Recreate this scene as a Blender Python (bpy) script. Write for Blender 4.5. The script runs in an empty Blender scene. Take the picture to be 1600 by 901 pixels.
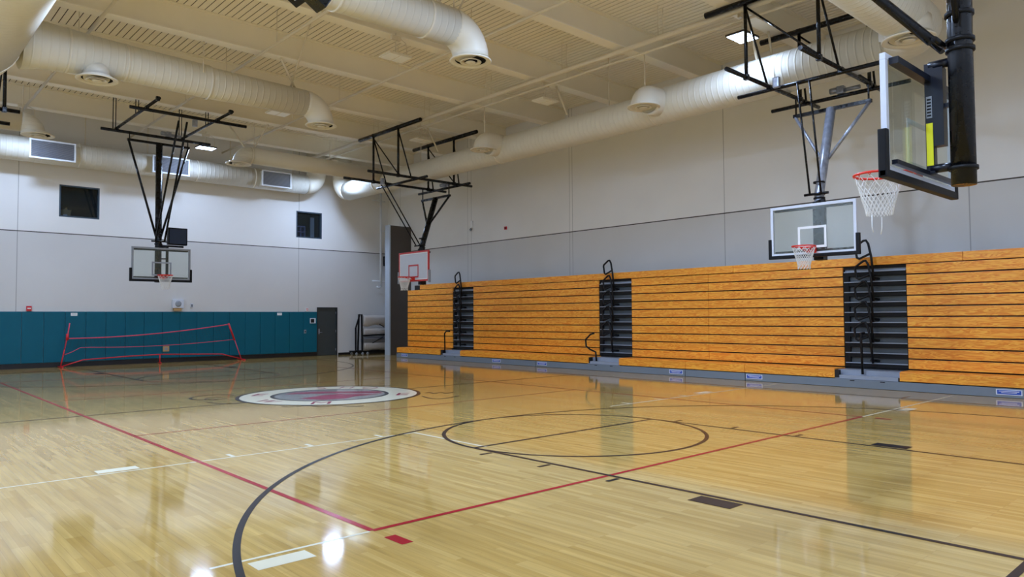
import bpy, math, random
from mathutils import Vector, Matrix, Euler

random.seed(7)
PI = math.pi
SC = bpy.context.scene
COL = SC.collection

# ------------------------------------------------------------------ camera
CAM = (0.0, 0.0, 1.633)
YAW, PIT, ROL, FPX = 0.7416, 0.0388, -0.0053, 1139.9
F = Vector((math.sin(YAW) * math.cos(PIT), math.cos(YAW) * math.cos(PIT), math.sin(PIT)))
R0 = Vector((math.cos(YAW), -math.sin(YAW), 0.0))
U0 = R0.cross(F)
RT = R0 * math.cos(ROL) + U0 * math.sin(ROL)
UP = -R0 * math.sin(ROL) + U0 * math.cos(ROL)
cd = bpy.data.cameras.new('camera')
cam = bpy.data.objects.new('camera', cd)
COL.objects.link(cam)
m = Matrix.Identity(4)
for i in range(3):
    m[i][0], m[i][1], m[i][2], m[i][3] = RT[i], UP[i], -F[i], CAM[i]
cam.matrix_world = m
cd.sensor_fit = 'HORIZONTAL'
cd.sensor_width = 36.0
cd.lens = 36.0 * FPX / 1600.0
cd.clip_start = 0.05
cd.clip_end = 200
SC.camera = cam

# ------------------------------------------------------------------ exposure, world
SC.view_settings.view_transform = 'Standard'
SC.view_settings.look = 'None'
SC.view_settings.gamma = 1.0
SC.view_settings.use_curve_mapping = False
SC.view_settings.exposure = 0.88
try:
    SC.cycles.use_denoising = True
    SC.cycles.use_adaptive_sampling = False
    SC.cycles.max_bounces = 10
    SC.cycles.diffuse_bounces = 6
    SC.cycles.glossy_bounces = 4
    SC.cycles.transmission_bounces = 8
    SC.cycles.transparent_max_bounces = 16
    SC.cycles.sample_clamp_indirect = 4.0
    SC.cycles.caustics_reflective = False
    SC.cycles.caustics_refractive = False
except Exception:
    pass
W = bpy.data.worlds.new('hall_world')
SC.world = W
W.use_nodes = True
W.node_tree.nodes['Background'].inputs[0].default_value = (0.8, 0.85, 1.0, 1)
W.node_tree.nodes['Background'].inputs[1].default_value = 0.0

LENS_STRENGTH = 250.0
LENS_COLOR = (0.50, 0.67, 1.0, 1)
# fixtures: x, y, lit
LIGHTS = [(3.9, 26.4, 0.42), (9.4, 26.4, 0.42), (14.5, 26.4, 0.5),
          (3.9, 20.3, 0), (9.4, 20.5, 0), (14.55, 20.5, 0),
          (9.4, 14.25, 0), (14.5, 14.4, 0),
          (3.9, 8.2, 1.2), (9.4, 8.2, 1.2), (14.35, 8.17, 0.3),
          (-1.6, 8.2, 1.2), (-1.6, 14.3, 1.4), (3.9, 14.3, 1.0), (-1.6, 20.3, 1.2), (3.9, 2.1, 1.0), (9.4, 2.1, 1.1)]  # unseen lamps along the left middle are added to brighten the right wall
LIGHT_Z = 7.7

# room numbers
XR, YE, XL, YB = 18.65, 28.9, -3.3, -1.0
ZB, ZD = 8.25, 8.92           # beam underside, deck underside
ZSEAM = 4.58

# ------------------------------------------------------------------ colours and materials
def lin(c):
    return tuple(((v / 12.92) if v <= 0.04045 else ((v + 0.055) / 1.055) ** 2.4) for v in (x / 255.0 for x in c))


def newmat(name):
    mt = bpy.data.materials.new(name)
    mt.use_nodes = True
    nt = mt.node_tree
    b = nt.nodes['Principled BSDF']
    return mt, nt, b


def plain(name, rgb, rough=0.5, metal=0.0, var=0.06, scale=6.0, bump=0.0, coat=0.0, rvar=0.0, spec=None):
    """Principled surface with a slight procedural variation of its own colour."""
    mt, nt, b = newmat(name)
    c = lin(rgb)
    tc = nt.nodes.new('ShaderNodeTexCoord')
    nz = nt.nodes.new('ShaderNodeTexNoise')
    nz.inputs['Scale'].default_value = scale
    nz.inputs['Detail'].default_value = 4
    nt.links.new(tc.outputs['Object'], nz.inputs['Vector'])
    mx = nt.nodes.new('ShaderNodeMix')
    mx.data_type = 'RGBA'
    mx.inputs['A'].default_value = (*[v * (1 - var) for v in c], 1)
    mx.inputs['B'].default_value = (*[min(1, v * (1 + var)) for v in c], 1)
    nt.links.new(nz.outputs['Fac'], mx.inputs['Factor'])
    nt.links.new(mx.outputs['Result'], b.inputs['Base Color'])
    b.inputs['Roughness'].default_value = rough
    b.inputs['Metallic'].default_value = metal
    if spec is not None:
        b.inputs['Specular IOR Level'].default_value = spec
    if coat:
        b.inputs['Coat Weight'].default_value = coat
        b.inputs['Coat Roughness'].default_value = 0.08
    if rvar:
        rr = nt.nodes.new('ShaderNodeMapRange')
        rr.inputs['From Min'].default_value = 0.35
        rr.inputs['From Max'].default_value = 0.65
        rr.inputs['To Min'].default_value = max(0.03, rough - rvar)
        rr.inputs['To Max'].default_value = min(1, rough + rvar)
        nt.links.new(nz.outputs['Fac'], rr.inputs['Value'])
        nt.links.new(rr.outputs['Result'], b.inputs['Roughness'])
    if bump:
        bp = nt.nodes.new('ShaderNodeBump')
        bp.inputs['Strength'].default_value = bump
        bp.inputs['Distance'].default_value = 0.01
        nt.links.new(nz.outputs['Fac'], bp.inputs['Height'])
        nt.links.new(bp.outputs['Normal'], b.inputs['Normal'])
    return mt


def math_node(nt, op, a, b=None, c=None):
    n = nt.nodes.new('ShaderNodeMath')
    n.operation = op
    for i, v in enumerate((a, b, c)):
        if v is None:
            continue
        if isinstance(v, (int, float)):
            n.inputs[i].default_value = v
        else:
            nt.links.new(v, n.inputs[i])
    return n.outputs[0]


def wall_mat(name, axis, seams):
    """painted panels: lighter above the horizontal joint, greyer below, dark joints"""
    mt, nt, b = newmat(name)
    tc = nt.nodes.new('ShaderNodeTexCoord')
    sp = nt.nodes.new('ShaderNodeSeparateXYZ')
    nt.links.new(tc.outputs['Object'], sp.inputs[0])
    z = sp.outputs['Z']
    h = sp.outputs[axis]
    up = lin((238, 236, 232))
    lo = lin((214, 212, 209))
    gt = math_node(nt, 'GREATER_THAN', z, ZSEAM)
    mx = nt.nodes.new('ShaderNodeMix'); mx.data_type = 'RGBA'
    mx.inputs['A'].default_value = (*lo, 1); mx.inputs['B'].default_value = (*up, 1)
    nt.links.new(gt, mx.inputs['Factor'])
    nz = nt.nodes.new('ShaderNodeTexNoise'); nz.inputs['Scale'].default_value = 0.7; nz.inputs['Detail'].default_value = 5
    nt.links.new(tc.outputs['Object'], nz.inputs['Vector'])
    mr = nt.nodes.new('ShaderNodeMapRange')
    mr.inputs['To Min'].default_value = 0.94; mr.inputs['To Max'].default_value = 1.04
    nt.links.new(nz.outputs['Fac'], mr.inputs['Value'])
    vm = nt.nodes.new('ShaderNodeVectorMath'); vm.operation = 'SCALE'
    nt.links.new(mx.outputs['Result'], vm.inputs[0]); nt.links.new(mr.outputs['Result'], vm.inputs['Scale'])
    # joints
    d = math_node(nt, 'ABSOLUTE', math_node(nt, 'SUBTRACT', z, ZSEAM))
    line = math_node(nt, 'LESS_THAN', d, 0.016)
    for s, w in seams:
        dd = math_node(nt, 'ABSOLUTE', math_node(nt, 'SUBTRACT', h, s))
        ln = math_node(nt, 'LESS_THAN', dd, w)
        line = math_node(nt, 'MAXIMUM', line, math_node(nt, 'MULTIPLY', ln, 0.45))
    m2 = nt.nodes.new('ShaderNodeMix'); m2.data_type = 'RGBA'
    nt.links.new(line, m2.inputs['Factor'])
    nt.links.new(vm.outputs[0], m2.inputs['A'])
    m2.inputs['B'].default_value = (*lin((70, 64, 58)), 1)
    nt.links.new(m2.outputs['Result'], b.inputs['Base Color'])
    b.inputs['Roughness'].default_value = 0.75
    return mt


def wood_mat(name, c_lo, c_hi, grain_axis, rough=0.3, sc=1.0):
    mt, nt, b = newmat(name)
    tc = nt.nodes.new('ShaderNodeTexCoord')
    mp = nt.nodes.new('ShaderNodeMapping')
    s = [14.0 * sc] * 3
    s['XYZ'.index(grain_axis)] = 1.3 * sc
    mp.inputs['Scale'].default_value = s
    nt.links.new(tc.outputs['Object'], mp.inputs['Vector'])
    nz = nt.nodes.new('ShaderNodeTexNoise'); nz.inputs['Scale'].default_value = 1.0
    nz.inputs['Detail'].default_value = 5; nz.inputs['Distortion'].default_value = 1.2
    nt.links.new(mp.outputs[0], nz.inputs['Vector'])
    wv = nt.nodes.new('ShaderNodeMath'); wv.operation = 'SINE'
    mul = math_node(nt, 'MULTIPLY', nz.outputs['Fac'], 42.0)
    nt.links.new(mul, wv.inputs[0])
    mr = nt.nodes.new('ShaderNodeMapRange'); mr.inputs['From Min'].default_value = -1
    nt.links.new(wv.outputs[0], mr.inputs['Value'])
    mx = nt.nodes.new('ShaderNodeMix'); mx.data_type = 'RGBA'
    mx.inputs['A'].default_value = (*lin(c_lo), 1); mx.inputs['B'].default_value = (*lin(c_hi), 1)
    nt.links.new(mr.outputs['Result'], mx.inputs['Factor'])
    # board to board tone
    n2 = nt.nodes.new('ShaderNodeTexNoise'); n2.inputs['Scale'].default_value = 0.35; n2.inputs['Detail'].default_value = 1
    mp2 = nt.nodes.new('ShaderNodeMapping'); mp2.inputs['Scale'].default_value = (1, 1, 9)
    nt.links.new(tc.outputs['Object'], mp2.inputs['Vector']); nt.links.new(mp2.outputs[0], n2.inputs['Vector'])
    mr2 = nt.nodes.new('ShaderNodeMapRange'); mr2.inputs['To Min'].default_value = 0.82; mr2.inputs['To Max'].default_value = 1.18
    nt.links.new(n2.outputs['Fac'], mr2.inputs['Value'])
    vm = nt.nodes.new('ShaderNodeVectorMath'); vm.operation = 'SCALE'
    nt.links.new(mx.outputs['Result'], vm.inputs[0]); nt.links.new(mr2.outputs['Result'], vm.inputs['Scale'])
    nt.links.new(vm.outputs[0], b.inputs['Base Color'])
    b.inputs['Roughness'].default_value = rough
    return mt


def floor_mat():
    """maple strips running along the hall (y), clear sealed"""
    mt, nt, b = newmat('sealed maple strip')
    tc = nt.nodes.new('ShaderNodeTexCoord')
    mp = nt.nodes.new('ShaderNodeMapping')
    mp.inputs['Rotation'].default_value = (0, 0, PI / 2)
    nt.links.new(tc.outputs['Object'], mp.inputs['Vector'])
    br = nt.nodes.new('ShaderNodeTexBrick')
    br.offset = 0.37; br.offset_frequency = 3; br.squash = 1.0
    br.inputs['Scale'].default_value = 1.0
    br.inputs['Brick Width'].default_value = 0.9
    br.inputs['Row Height'].default_value = 0.057
    br.inputs['Mortar Size'].default_value = 0.0011
    br.inputs['Mortar Smooth'].default_value = 0.5
    br.inputs['Color1'].default_value = (*lin((202, 168, 98)), 1)
    br.inputs['Color2'].default_value = (*lin((182, 146, 76)), 1)
    br.inputs['Mortar'].default_value = (*lin((160, 124, 76)), 1)
    nt.links.new(mp.outputs[0], br.inputs['Vector'])
    mp2 = nt.nodes.new('ShaderNodeMapping'); mp2.inputs['Scale'].default_value = (22, 1.2, 1)
    nt.links.new(tc.outputs['Object'], mp2.inputs['Vector'])
    nz = nt.nodes.new('ShaderNodeTexNoise'); nz.inputs['Scale'].default_value = 1.0; nz.inputs['Detail'].default_value = 6
    nz.inputs['Distortion'].default_value = 0.4
    nt.links.new(mp2.outputs[0], nz.inputs['Vector'])
    mr = nt.nodes.new('ShaderNodeMapRange'); mr.inputs['From Min'].default_value = 0.25; mr.inputs['From Max'].default_value = 0.75
    mr.inputs['To Min'].default_value = 0.80; mr.inputs['To Max'].default_value = 1.14
    nt.links.new(nz.outputs['Fac'], mr.inputs['Value'])
    vm = nt.nodes.new('ShaderNodeVectorMath'); vm.operation = 'SCALE'
    nt.links.new(br.outputs['Color'], vm.inputs[0]); nt.links.new(mr.outputs['Result'], vm.inputs['Scale'])
    nt.links.new(vm.outputs[0], b.inputs['Base Color'])
    b.inputs['Roughness'].default_value = 0.14
    n3 = nt.nodes.new('ShaderNodeTexNoise'); n3.inputs['Scale'].default_value = 1.6; n3.inputs['Detail'].default_value = 3
    nt.links.new(tc.outputs['Object'], n3.inputs['Vector'])
    mr3 = nt.nodes.new('ShaderNodeMapRange'); mr3.inputs['To Min'].default_value = 0.05; mr3.inputs['To Max'].default_value = 0.10
    nt.links.new(n3.outputs['Fac'], mr3.inputs['Value'])
    nt.links.new(mr3.outputs['Result'], b.inputs['Roughness'])
    mp4 = nt.nodes.new('ShaderNodeMapping'); mp4.inputs['Scale'].default_value = (9, 1.5, 1)
    nt.links.new(tc.outputs['Object'], mp4.inputs['Vector'])
    n4 = nt.nodes.new('ShaderNodeTexNoise'); n4.inputs['Scale'].default_value = 1.0; n4.inputs['Detail'].default_value = 2
    nt.links.new(mp4.outputs[0], n4.inputs['Vector'])
    bp = nt.nodes.new('ShaderNodeBump'); bp.inputs['Strength'].default_value = 0.035; bp.inputs['Distance'].default_value = 0.01
    nt.links.new(n4.outputs['Fac'], bp.inputs['Height'])
    nt.links.new(bp.outputs['Normal'], b.inputs['Normal'])
    b.inputs['Specular IOR Level'].default_value = 0.5
    b.inputs['Coat Weight'].default_value = 0.12
    b.inputs['Coat Roughness'].default_value = 0.05
    return mt


def glass_mat(name, tint, rough=0.02, opac=0.12, spec=True):
    mt, nt, b = newmat(name)
    out = nt.nodes['Material Output']
    tr = nt.nodes.new('ShaderNodeBsdfTransparent'); tr.inputs[0].default_value = (*lin(tint), 1)
    gl = nt.nodes.new('ShaderNodeBsdfGlossy'); gl.inputs['Roughness'].default_value = rough
    ge = nt.nodes.new('ShaderNodeNewGeometry')
    dt = nt.nodes.new('ShaderNodeVectorMath'); dt.operation = 'DOT_PRODUCT'
    nt.links.new(ge.outputs['Normal'], dt.inputs[0]); nt.links.new(ge.outputs['Incoming'], dt.inputs[1])
    cs = math_node(nt, 'SUBTRACT', 1.0, math_node(nt, 'ABSOLUTE', dt.outputs['Value']))
    fres = math_node(nt, 'MULTIPLY_ADD', math_node(nt, 'POWER', cs, 5.0), 0.9, 0.04)
    df = nt.nodes.new('ShaderNodeBsdfDiffuse'); df.inputs[0].default_value = (*lin((170, 190, 180)), 1)
    m1 = nt.nodes.new('ShaderNodeMixShader'); m1.inputs[0].default_value = opac
    nt.links.new(tr.outputs[0], m1.inputs[1]); nt.links.new(df.outputs[0], m1.inputs[2])
    m2 = nt.nodes.new('ShaderNodeMixShader')
    nt.links.new(fres, m2.inputs[0]); nt.links.new(m1.outputs[0], m2.inputs[1]); nt.links.new(gl.outputs[0], m2.inputs[2])
    nt.links.new(m2.outputs[0], out.inputs['Surface'])
    return mt


def emit_mat(name, col, strength):
    mt, nt, b = newmat(name)
    b.inputs['Base Color'].default_value = (0.8, 0.8, 0.8, 1)
    b.inputs['Emission Color'].default_value = col
    b.inputs['Emission Strength'].default_value = strength
    return mt


def duct_mat(name, axis, rgb=(226, 222, 208), pitch=0.16):
    """painted spiral duct: fine raised seam every few centimetres along its axis"""
    mt, nt, b = newmat(name)
    tc = nt.nodes.new('ShaderNodeTexCoord')
    sp = nt.nodes.new('ShaderNodeSeparateXYZ'); nt.links.new(tc.outputs['Object'], sp.inputs[0])
    a = math_node(nt, 'MULTIPLY', sp.outputs[axis], 2 * PI / pitch)
    s = math_node(nt, 'SINE', a)
    p = math_node(nt, 'POWER', math_node(nt, 'MULTIPLY_ADD', s, 0.5, 0.5), 12.0)
    bp = nt.nodes.new('ShaderNodeBump'); bp.inputs['Strength'].default_value = 0.6; bp.inputs['Distance'].default_value = 0.01
    nt.links.new(p, bp.inputs['Height']); nt.links.new(bp.outputs['Normal'], b.inputs['Normal'])
    nz = nt.nodes.new('ShaderNodeTexNoise'); nz.inputs['Scale'].default_value = 2.5; nz.inputs['Detail'].default_value = 5
    nt.links.new(tc.outputs['Object'], nz.inputs['Vector'])
    c = lin(rgb)
    mx = nt.nodes.new('ShaderNodeMix'); mx.data_type = 'RGBA'
    mx.inputs['A'].default_value = (*[v * 0.90 for v in c], 1); mx.inputs['B'].default_value = (*c, 1)
    nt.links.new(nz.outputs['Fac'], mx.inputs['Factor'])
    nt.links.new(mx.outputs['Result'], b.inputs['Base Color'])
    b.inputs['Roughness'].default_value = 0.5
    return mt


def pad_mat():
    mt = plain('teal vinyl pad', (0, 92, 112), 0.5, var=0.08, scale=3, spec=0.25)
    return mt


M = dict(
    floor=floor_mat(),
    wall_end=wall_mat('painted end wall', 'X', [(4.2, 0.012), (14.2, 0.012)]),
    wall_right=wall_mat('painted side wall', 'Y', [(22.78, 0.01), (23.0, 0.01), (17.22, 0.01), (17.36, 0.01), (11.28, 0.012), (5.09, 0.012), (27.9, 0.012)]),
    wall_back=wall_mat('painted back wall', 'X', [(4.2, 0.012), (14.2, 0.012)]),
    deck=plain('cream roof deck', (246, 239, 224), 0.7, var=0.03, scale=1.0),
    groove=plain('dark deck groove', (66, 54, 42), 0.9),
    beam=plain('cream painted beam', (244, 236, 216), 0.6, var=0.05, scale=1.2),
    flange=plain('cream flange with painted bounce', (252, 246, 232), 0.5, var=0.02, scale=1.0),  # paler than the beam: floor bounce light is put into this colour
    pipe=plain('cream painted pipe', (226, 216, 196), 0.5),
    pipew=plain('white painted pipe', (228, 232, 236), 0.4),
    duct_x=duct_mat('cream spiral duct lengthwise', 'X'),
    duct_y=duct_mat('cream spiral duct along the side', 'Y'),
    duct_z=duct_mat('cream duct elbow', 'Z', pitch=0.11),
    duct_s=plain('smooth cream duct', (226, 220, 204), 0.5, var=0.06, scale=2.0),
    diff=plain('cream diffuser metal', (230, 224, 208), 0.45),
    void=plain('dark opening', (14, 13, 14), 0.9),
    grille_f=plain('white grille frame', (236, 240, 245), 0.4),
    grille=plain('grey grille louver', (128, 132, 144), 0.45),
    black=plain('glossy black steel', (9, 10, 14), 0.28, var=0.5, scale=9.0, rvar=0.16, spec=0.35),
    blackm=plain('matt black steel', (10, 10, 13), 0.5, var=0.3, scale=6.0, spec=0.3),
    steel=plain('patchy silver steel', (160, 166, 180), 0.32, metal=0.5, var=0.75, scale=8.0),  # patchy; on the hoop mast it stands for lamp reflections on black
    alu=plain('pale anodised frame', (214, 220, 232), 0.35, var=0.04),
    greyf=plain('grey painted frame', (146, 152, 160), 0.4, var=0.06),
    redf=plain('red painted frame', (196, 52, 54), 0.4, var=0.1),
    white=plain('white paint', (240, 240, 240), 0.4, var=0.02),
    padb=plain('black edge pad', (9, 10, 14), 0.5, var=0.2, spec=0.25),
    navy=plain('dark navy paint', (14, 20, 34), 0.3, var=0.3, scale=8),
    glassb=glass_mat('clear backboard glass', (250, 253, 251), opac=0.04),
    boardw=plain('translucent white board', (206, 212, 222), 0.25, var=0.03),
    rim=plain('orange red rim', (226, 44, 26), 0.35, var=0.08),
    net=plain('white cord', (236, 236, 232), 0.8, var=0.05),
    clockf=plain('dark blue display glass', (30, 48, 78), 0.35, var=0.1),
    yellow=plain('yellow warning sticker', (226, 224, 20), 0.5, var=0.05),
    wood=wood_mat('orange pine bleacher board', (232, 134, 32), (255, 182, 66), 'Y', 0.32),
    kick=plain('blue grey kickboard', (118, 128, 138), 0.4, var=0.06, scale=2),
    tread=plain('grey aisle tread', (150, 158, 172), 0.4, var=0.08),
    riser=plain('smoky aisle riser', (70, 78, 84), 0.45, var=0.15),
    dark=plain('black rubber', (14, 14, 16), 0.6),
    blue=plain('blue sticker', (44, 82, 180), 0.4),
    pad=pad_mat(),
    base=plain('black rubber base', (16, 15, 18), 0.5),
    door=plain('dark green grey door', (58, 66, 68), 0.4, var=0.06),
    doorf=plain('dark door frame', (44, 50, 52), 0.4),
    winf=plain('dark grey window frame', (62, 78, 92), 0.4),
    wing=glass_mat('interior window glass', (200, 210, 220), opac=0.02),
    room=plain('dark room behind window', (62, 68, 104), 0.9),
    tan=plain('tan cardboard', (190, 155, 105), 0.8),
    lilac=plain('violet grey shelf', (170, 165, 205), 0.7),
    col_f=plain('dark brown partition panel', (82, 74, 68), 0.5, var=0.1, scale=2),
    col_e=plain('pale grey partition edge', (178, 188, 200), 0.4),
    red=plain('red plastic', (206, 32, 44), 0.4),
    pink=plain('pink red tape', (224, 66, 92), 0.45),
    tarp=plain('grey beige vinyl cover', (188, 182, 176), 0.5, var=0.10, scale=5, bump=0.5),
    tarpd=plain('dark grey vinyl roll', (120, 122, 128), 0.5, var=0.10, scale=5, bump=0.4),
    line_black=plain('black court paint', (26, 23, 27), 0.24, var=0.1, spec=0.22),
    line_red=plain('red court paint', (158, 22, 36), 0.24, var=0.05, spec=0.22),
    line_white=plain('white court paint', (222, 214, 186), 0.2, var=0.03, spec=0.35),
    logo_maroon=plain('maroon court paint', (140, 8, 60), 0.24, var=0.05, spec=0.22),
    logo_grey=plain('grey court paint', (150, 146, 140), 0.14, var=0.05),
        lens_off=plain('unlit lamp panel', (252, 250, 244), 0.3),
    house=plain('dark lamp edge', (60, 52, 44), 0.5),
)


# ------------------------------------------------------------------ mesh building
class MB:
    def __init__(s):
        s.v, s.f, s.sm = [], [], []

    def quadbox(s, corners, smooth=False):
        n = len(s.v)
        s.v += [tuple(c) for c in corners]
        for f in ((0, 3, 2, 1), (4, 5, 6, 7), (0, 1, 5, 4), (1, 2, 6, 5), (2, 3, 7, 6), (3, 0, 4, 7)):
            s.f.append(tuple(n + i for i in f)); s.sm.append(smooth)

    def box(s, a, b):
        x0, x1 = sorted((a[0], b[0])); y0, y1 = sorted((a[1], b[1])); z0, z1 = sorted((a[2], b[2]))
        s.quadbox([(x0, y0, z0), (x1, y0, z0), (x1, y1, z0), (x0, y1, z0), (x0, y0, z1), (x1, y0, z1), (x1, y1, z1), (x0, y1, z1)])
        return s

    def bevbox(s, a, b, r=0.01):
        """box with chamfered edges (an octagonal-section look on every edge)"""
        x0, x1 = sorted((a[0], b[0])); y0, y1 = sorted((a[1], b[1])); z0, z1 = sorted((a[2], b[2]))
        import bmesh
        bm = bmesh.new()
        vs = [bm.verts.new(p) for p in [(x0, y0, z0), (x1, y0, z0), (x1, y1, z0), (x0, y1, z0), (x0, y0, z1), (x1, y0, z1), (x1, y1, z1), (x0, y1, z1)]]
        for f in ((0, 3, 2, 1), (4, 5, 6, 7), (0, 1, 5, 4), (1, 2, 6, 5), (2, 3, 7, 6), (3, 0, 4, 7)):
            bm.faces.new([vs[i] for i in f])
        bmesh.ops.bevel(bm, geom=bm.edges[:], offset=r, segments=2, profile=0.7, affect='EDGES')
        n = len(s.v)
        bm.verts.index_update()
        s.v += [tuple(v.co) for v in bm.verts]
        for f in bm.faces:
            s.f.append(tuple(n + v.index for v in f.verts)); s.sm.append(False)
        bm.free()
        return s

    def bar(s, a, b, w, h, up=(0, 0, 1)):
        """rectangular bar from a to b, w across, h along up"""
        a, b = Vector(a), Vector(b)
        d = (b - a).normalized(); up = Vector(up)
        if abs(d.dot(up)) > 0.98:
            up = Vector((0, 1, 0))
        sd = d.cross(up).normalized(); up = sd.cross(d).normalized()
        c = []
        for p in (a, b):
            for (i, j) in ((-1, -1), (1, -1), (1, 1), (-1, 1)):
                c.append(p + sd * i * w / 2 + up * j * h / 2)
        s.quadbox(c)
        return s

    def tube(s, pts, r, seg=10, cap=True, closed=False):
        """round tube along points; r a number or one per point"""
        P = [Vector(p) for p in pts]
        n = len(P)
        rs = r if isinstance(r, (list, tuple)) else [r] * n
        base = len(s.v)
        prev = None
        for i, p in enumerate(P):
            if closed:
                t = (P[(i + 1) % n] - P[i - 1]).normalized()
            elif i == 0:
                t = (P[1] - P[0]).normalized()
            elif i == n - 1:
                t = (P[-1] - P[-2]).normalized()
            else:
                t = ((P[i + 1] - p).normalized() + (p - P[i - 1]).normalized())
                t = t.normalized() if t.length > 1e-6 else (P[i + 1] - p).normalized()
            if prev is None:
                q = Vector((0, 0, 1)) if abs(t.z) < 0.9 else Vector((1, 0, 0))
                u = t.cross(q).normalized()
            else:
                u = (prev - t * prev.dot(t)).normalized()
            prev = u
            w = t.cross(u)
            for k in range(seg):
                a = 2 * PI * k / seg
                s.v.append(tuple(p + (u * math.cos(a) + w * math.sin(a)) * rs[i]))
        m_ = n if closed else n - 1
        for i in range(m_):
            j = (i + 1) % n
            for k in range(seg):
                k2 = (k + 1) % seg
                s.f.append((base + i * seg + k, base + i * seg + k2, base + j * seg + k2, base + j * seg + k)); s.sm.append(True)
        if cap and not closed:
            s.f.append(tuple(base + k for k in reversed(range(seg)))); s.sm.append(False)
            s.f.append(tuple(base + (n - 1) * seg + k for k in range(seg))); s.sm.append(False)
        return s

    def lathe(s, prof, c, seg=32, axis='Z', smooth=True):
        """profile [(radius, height)] turned about an axis through c"""
        base = len(s.v)
        for (r, h) in prof:
            for k in range(seg):
                a = 2 * PI * k / seg
                x, y = r * math.cos(a), r * math.sin(a)
                p = {'Z': (x, y, h), 'X': (h, x, y), 'Y': (x, h, y)}[axis]
                s.v.append((c[0] + p[0], c[1] + p[1], c[2] + p[2]))
        for i in range(len(prof) - 1):
            for k in range(seg):
                k2 = (k + 1) % seg
                s.f.append((base + i * seg + k, base + i * seg + k2, base + (i + 1) * seg + k2, base + (i + 1) * seg + k)); s.sm.append(smooth)
        return s

    def poly(s, pts):
        n = len(s.v)
        s.v += [tuple(p) for p in pts]
        s.f.append(tuple(range(n, n + len(pts)))); s.sm.append(False)
        return s

    def xform(s, mat):
        s.v = [tuple(mat @ Vector(p)) for p in s.v]
        return s

    def build(s, name, mat, parent=None, loc=None):
        me = bpy.data.meshes.new(name)
        me.from_pydata(s.v, [], s.f)
        me.polygons.foreach_set('use_smooth', s.sm)
        me.materials.append(mat)
        me.update()
        import bmesh
        bm = bmesh.new(); bm.from_mesh(me)
        bmesh.ops.recalc_face_normals(bm, faces=bm.faces[:])
        bm.to_mesh(me); bm.free()
        o = bpy.data.objects.new(name, me)
        COL.objects.link(o)
        if parent is not None:
            o.parent = parent
        if loc is not None:
            o.location = loc
        return o


def tag(o, label=None, cat=None, group=None, kind=None):
    if label: o['label'] = label
    if cat: o['category'] = cat
    if group: o['group'] = group
    if kind: o['kind'] = kind
    return o


def thing(name, label, cat, loc=(0, 0, 0), rz=0.0, group=None, kind=None):
    o = bpy.data.objects.new(name, None)
    o.empty_display_size = 0.2
    COL.objects.link(o)
    o.location = loc
    o.rotation_euler = (0, 0, rz)
    return tag(o, label, cat, group, kind)


def struct(o, label=None):
    return tag(o, label, None, None, 'structure')


def copy_tree(o, parent=None):
    c = o.copy()
    COL.objects.link(c)
    c.parent = parent
    for ch in [x for x in bpy.data.objects if x.parent == o]:
        copy_tree(ch, c)
    return c


def text_mesh(txt, size, depth=0.001, spacing=1.0):
    cu = bpy.data.curves.new('lettering', 'FONT')
    cu.body = txt; cu.size = size; cu.extrude = depth; cu.align_x = 'CENTER'; cu.align_y = 'CENTER'
    cu.space_character = spacing
    o = bpy.data.objects.new('lettering', cu)
    COL.objects.link(o)
    dg = bpy.context.evaluated_depsgraph_get()
    me = bpy.data.meshes.new_from_object(o.evaluated_get(dg))
    bpy.data.objects.remove(o)
    return me


# ================================================================== SETTING
# floor
fl = MB().box((XL - 0.2, YB - 0.2, -0.2), (XR + 0.2, YE + 0.2, 0.0)).build('floor', M['floor'])
struct(fl, 'glossy sealed maple gym floor')

# ---- court markings: thin paint on the floor, children of the floor
ZL = 0.0012


def strip(mb, a, b, w, z=ZL):
    a, b = Vector((a[0], a[1], z)), Vector((b[0], b[1], z))
    d = (b - a).normalized(); n = Vector((-d.y, d.x, 0)) * w / 2
    mb.poly([a - n, b - n, b + n, a + n])


def arc(mb, c, r, w, a0, a1, z=ZL, n=96):
    for i in range(n):
        t0, t1 = a0 + (a1 - a0) * i / n, a0 + (a1 - a0) * (i + 1) / n
        p = [(c[0] + rr * math.cos(t), c[1] + rr * math.sin(t), z) for rr, t in ((r - w / 2, t0), (r + w / 2, t0), (r + w / 2, t1), (r - w / 2, t1))]
        mb.poly(p)


CX, RY, CYC = 7.67, 2.90, 14.03       # main court centre line, near rim, court centre
LW = 0.055
bk = MB()
for s in (1, -1):                       # near and far half
    def Y(y): return y if s == 1 else 2 * CYC - y
    base_y, ft = RY - 1.6, 7.1
    for sx in (-1, 1):
        strip(bk, (CX + sx * 1.83, Y(base_y)), (CX + sx * 1.83, Y(ft)), LW)
        strip(bk, (CX + sx * 6.03, Y(base_y)), (CX + sx * 6.03, Y(RY)), LW)
        for t in (4.75, 5.72, 6.7):     # lane ticks
            strip(bk, (CX + sx * 1.88, Y(t)), (CX + sx * 2.06, Y(t)), 0.05)
        strip(bk, (CX + sx * 2.0, Y(3.36)), (CX + sx * 2.0, Y(3.78)), 0.22)
    strip(bk, (CX - 1.83, Y(ft)), (CX + 1.83, Y(ft)), LW)
    strip(bk, (0.05, Y(base_y)), (15.3, Y(base_y)), LW)
    arc(bk, (CX, Y(ft)), 1.83, LW, 0, 2 * PI, ZL + 0.0002)
    arc(bk, (CX, Y(RY)), 6.03, LW, 0 if s == 1 else PI, PI if s == 1 else 2 * PI, ZL + 0.0004, 140)
strip(bk, (0.05, RY - 1.6), (0.05, 2 * CYC - RY + 1.6), LW)
strip(bk, (15.3, RY - 1.6), (15.3, 2 * CYC - RY + 1.6), LW)
strip(bk, (0.05, CYC), (CX - 1.85, CYC), LW)
strip(bk, (CX + 1.85, CYC), (15.3, CYC), LW)
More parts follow.
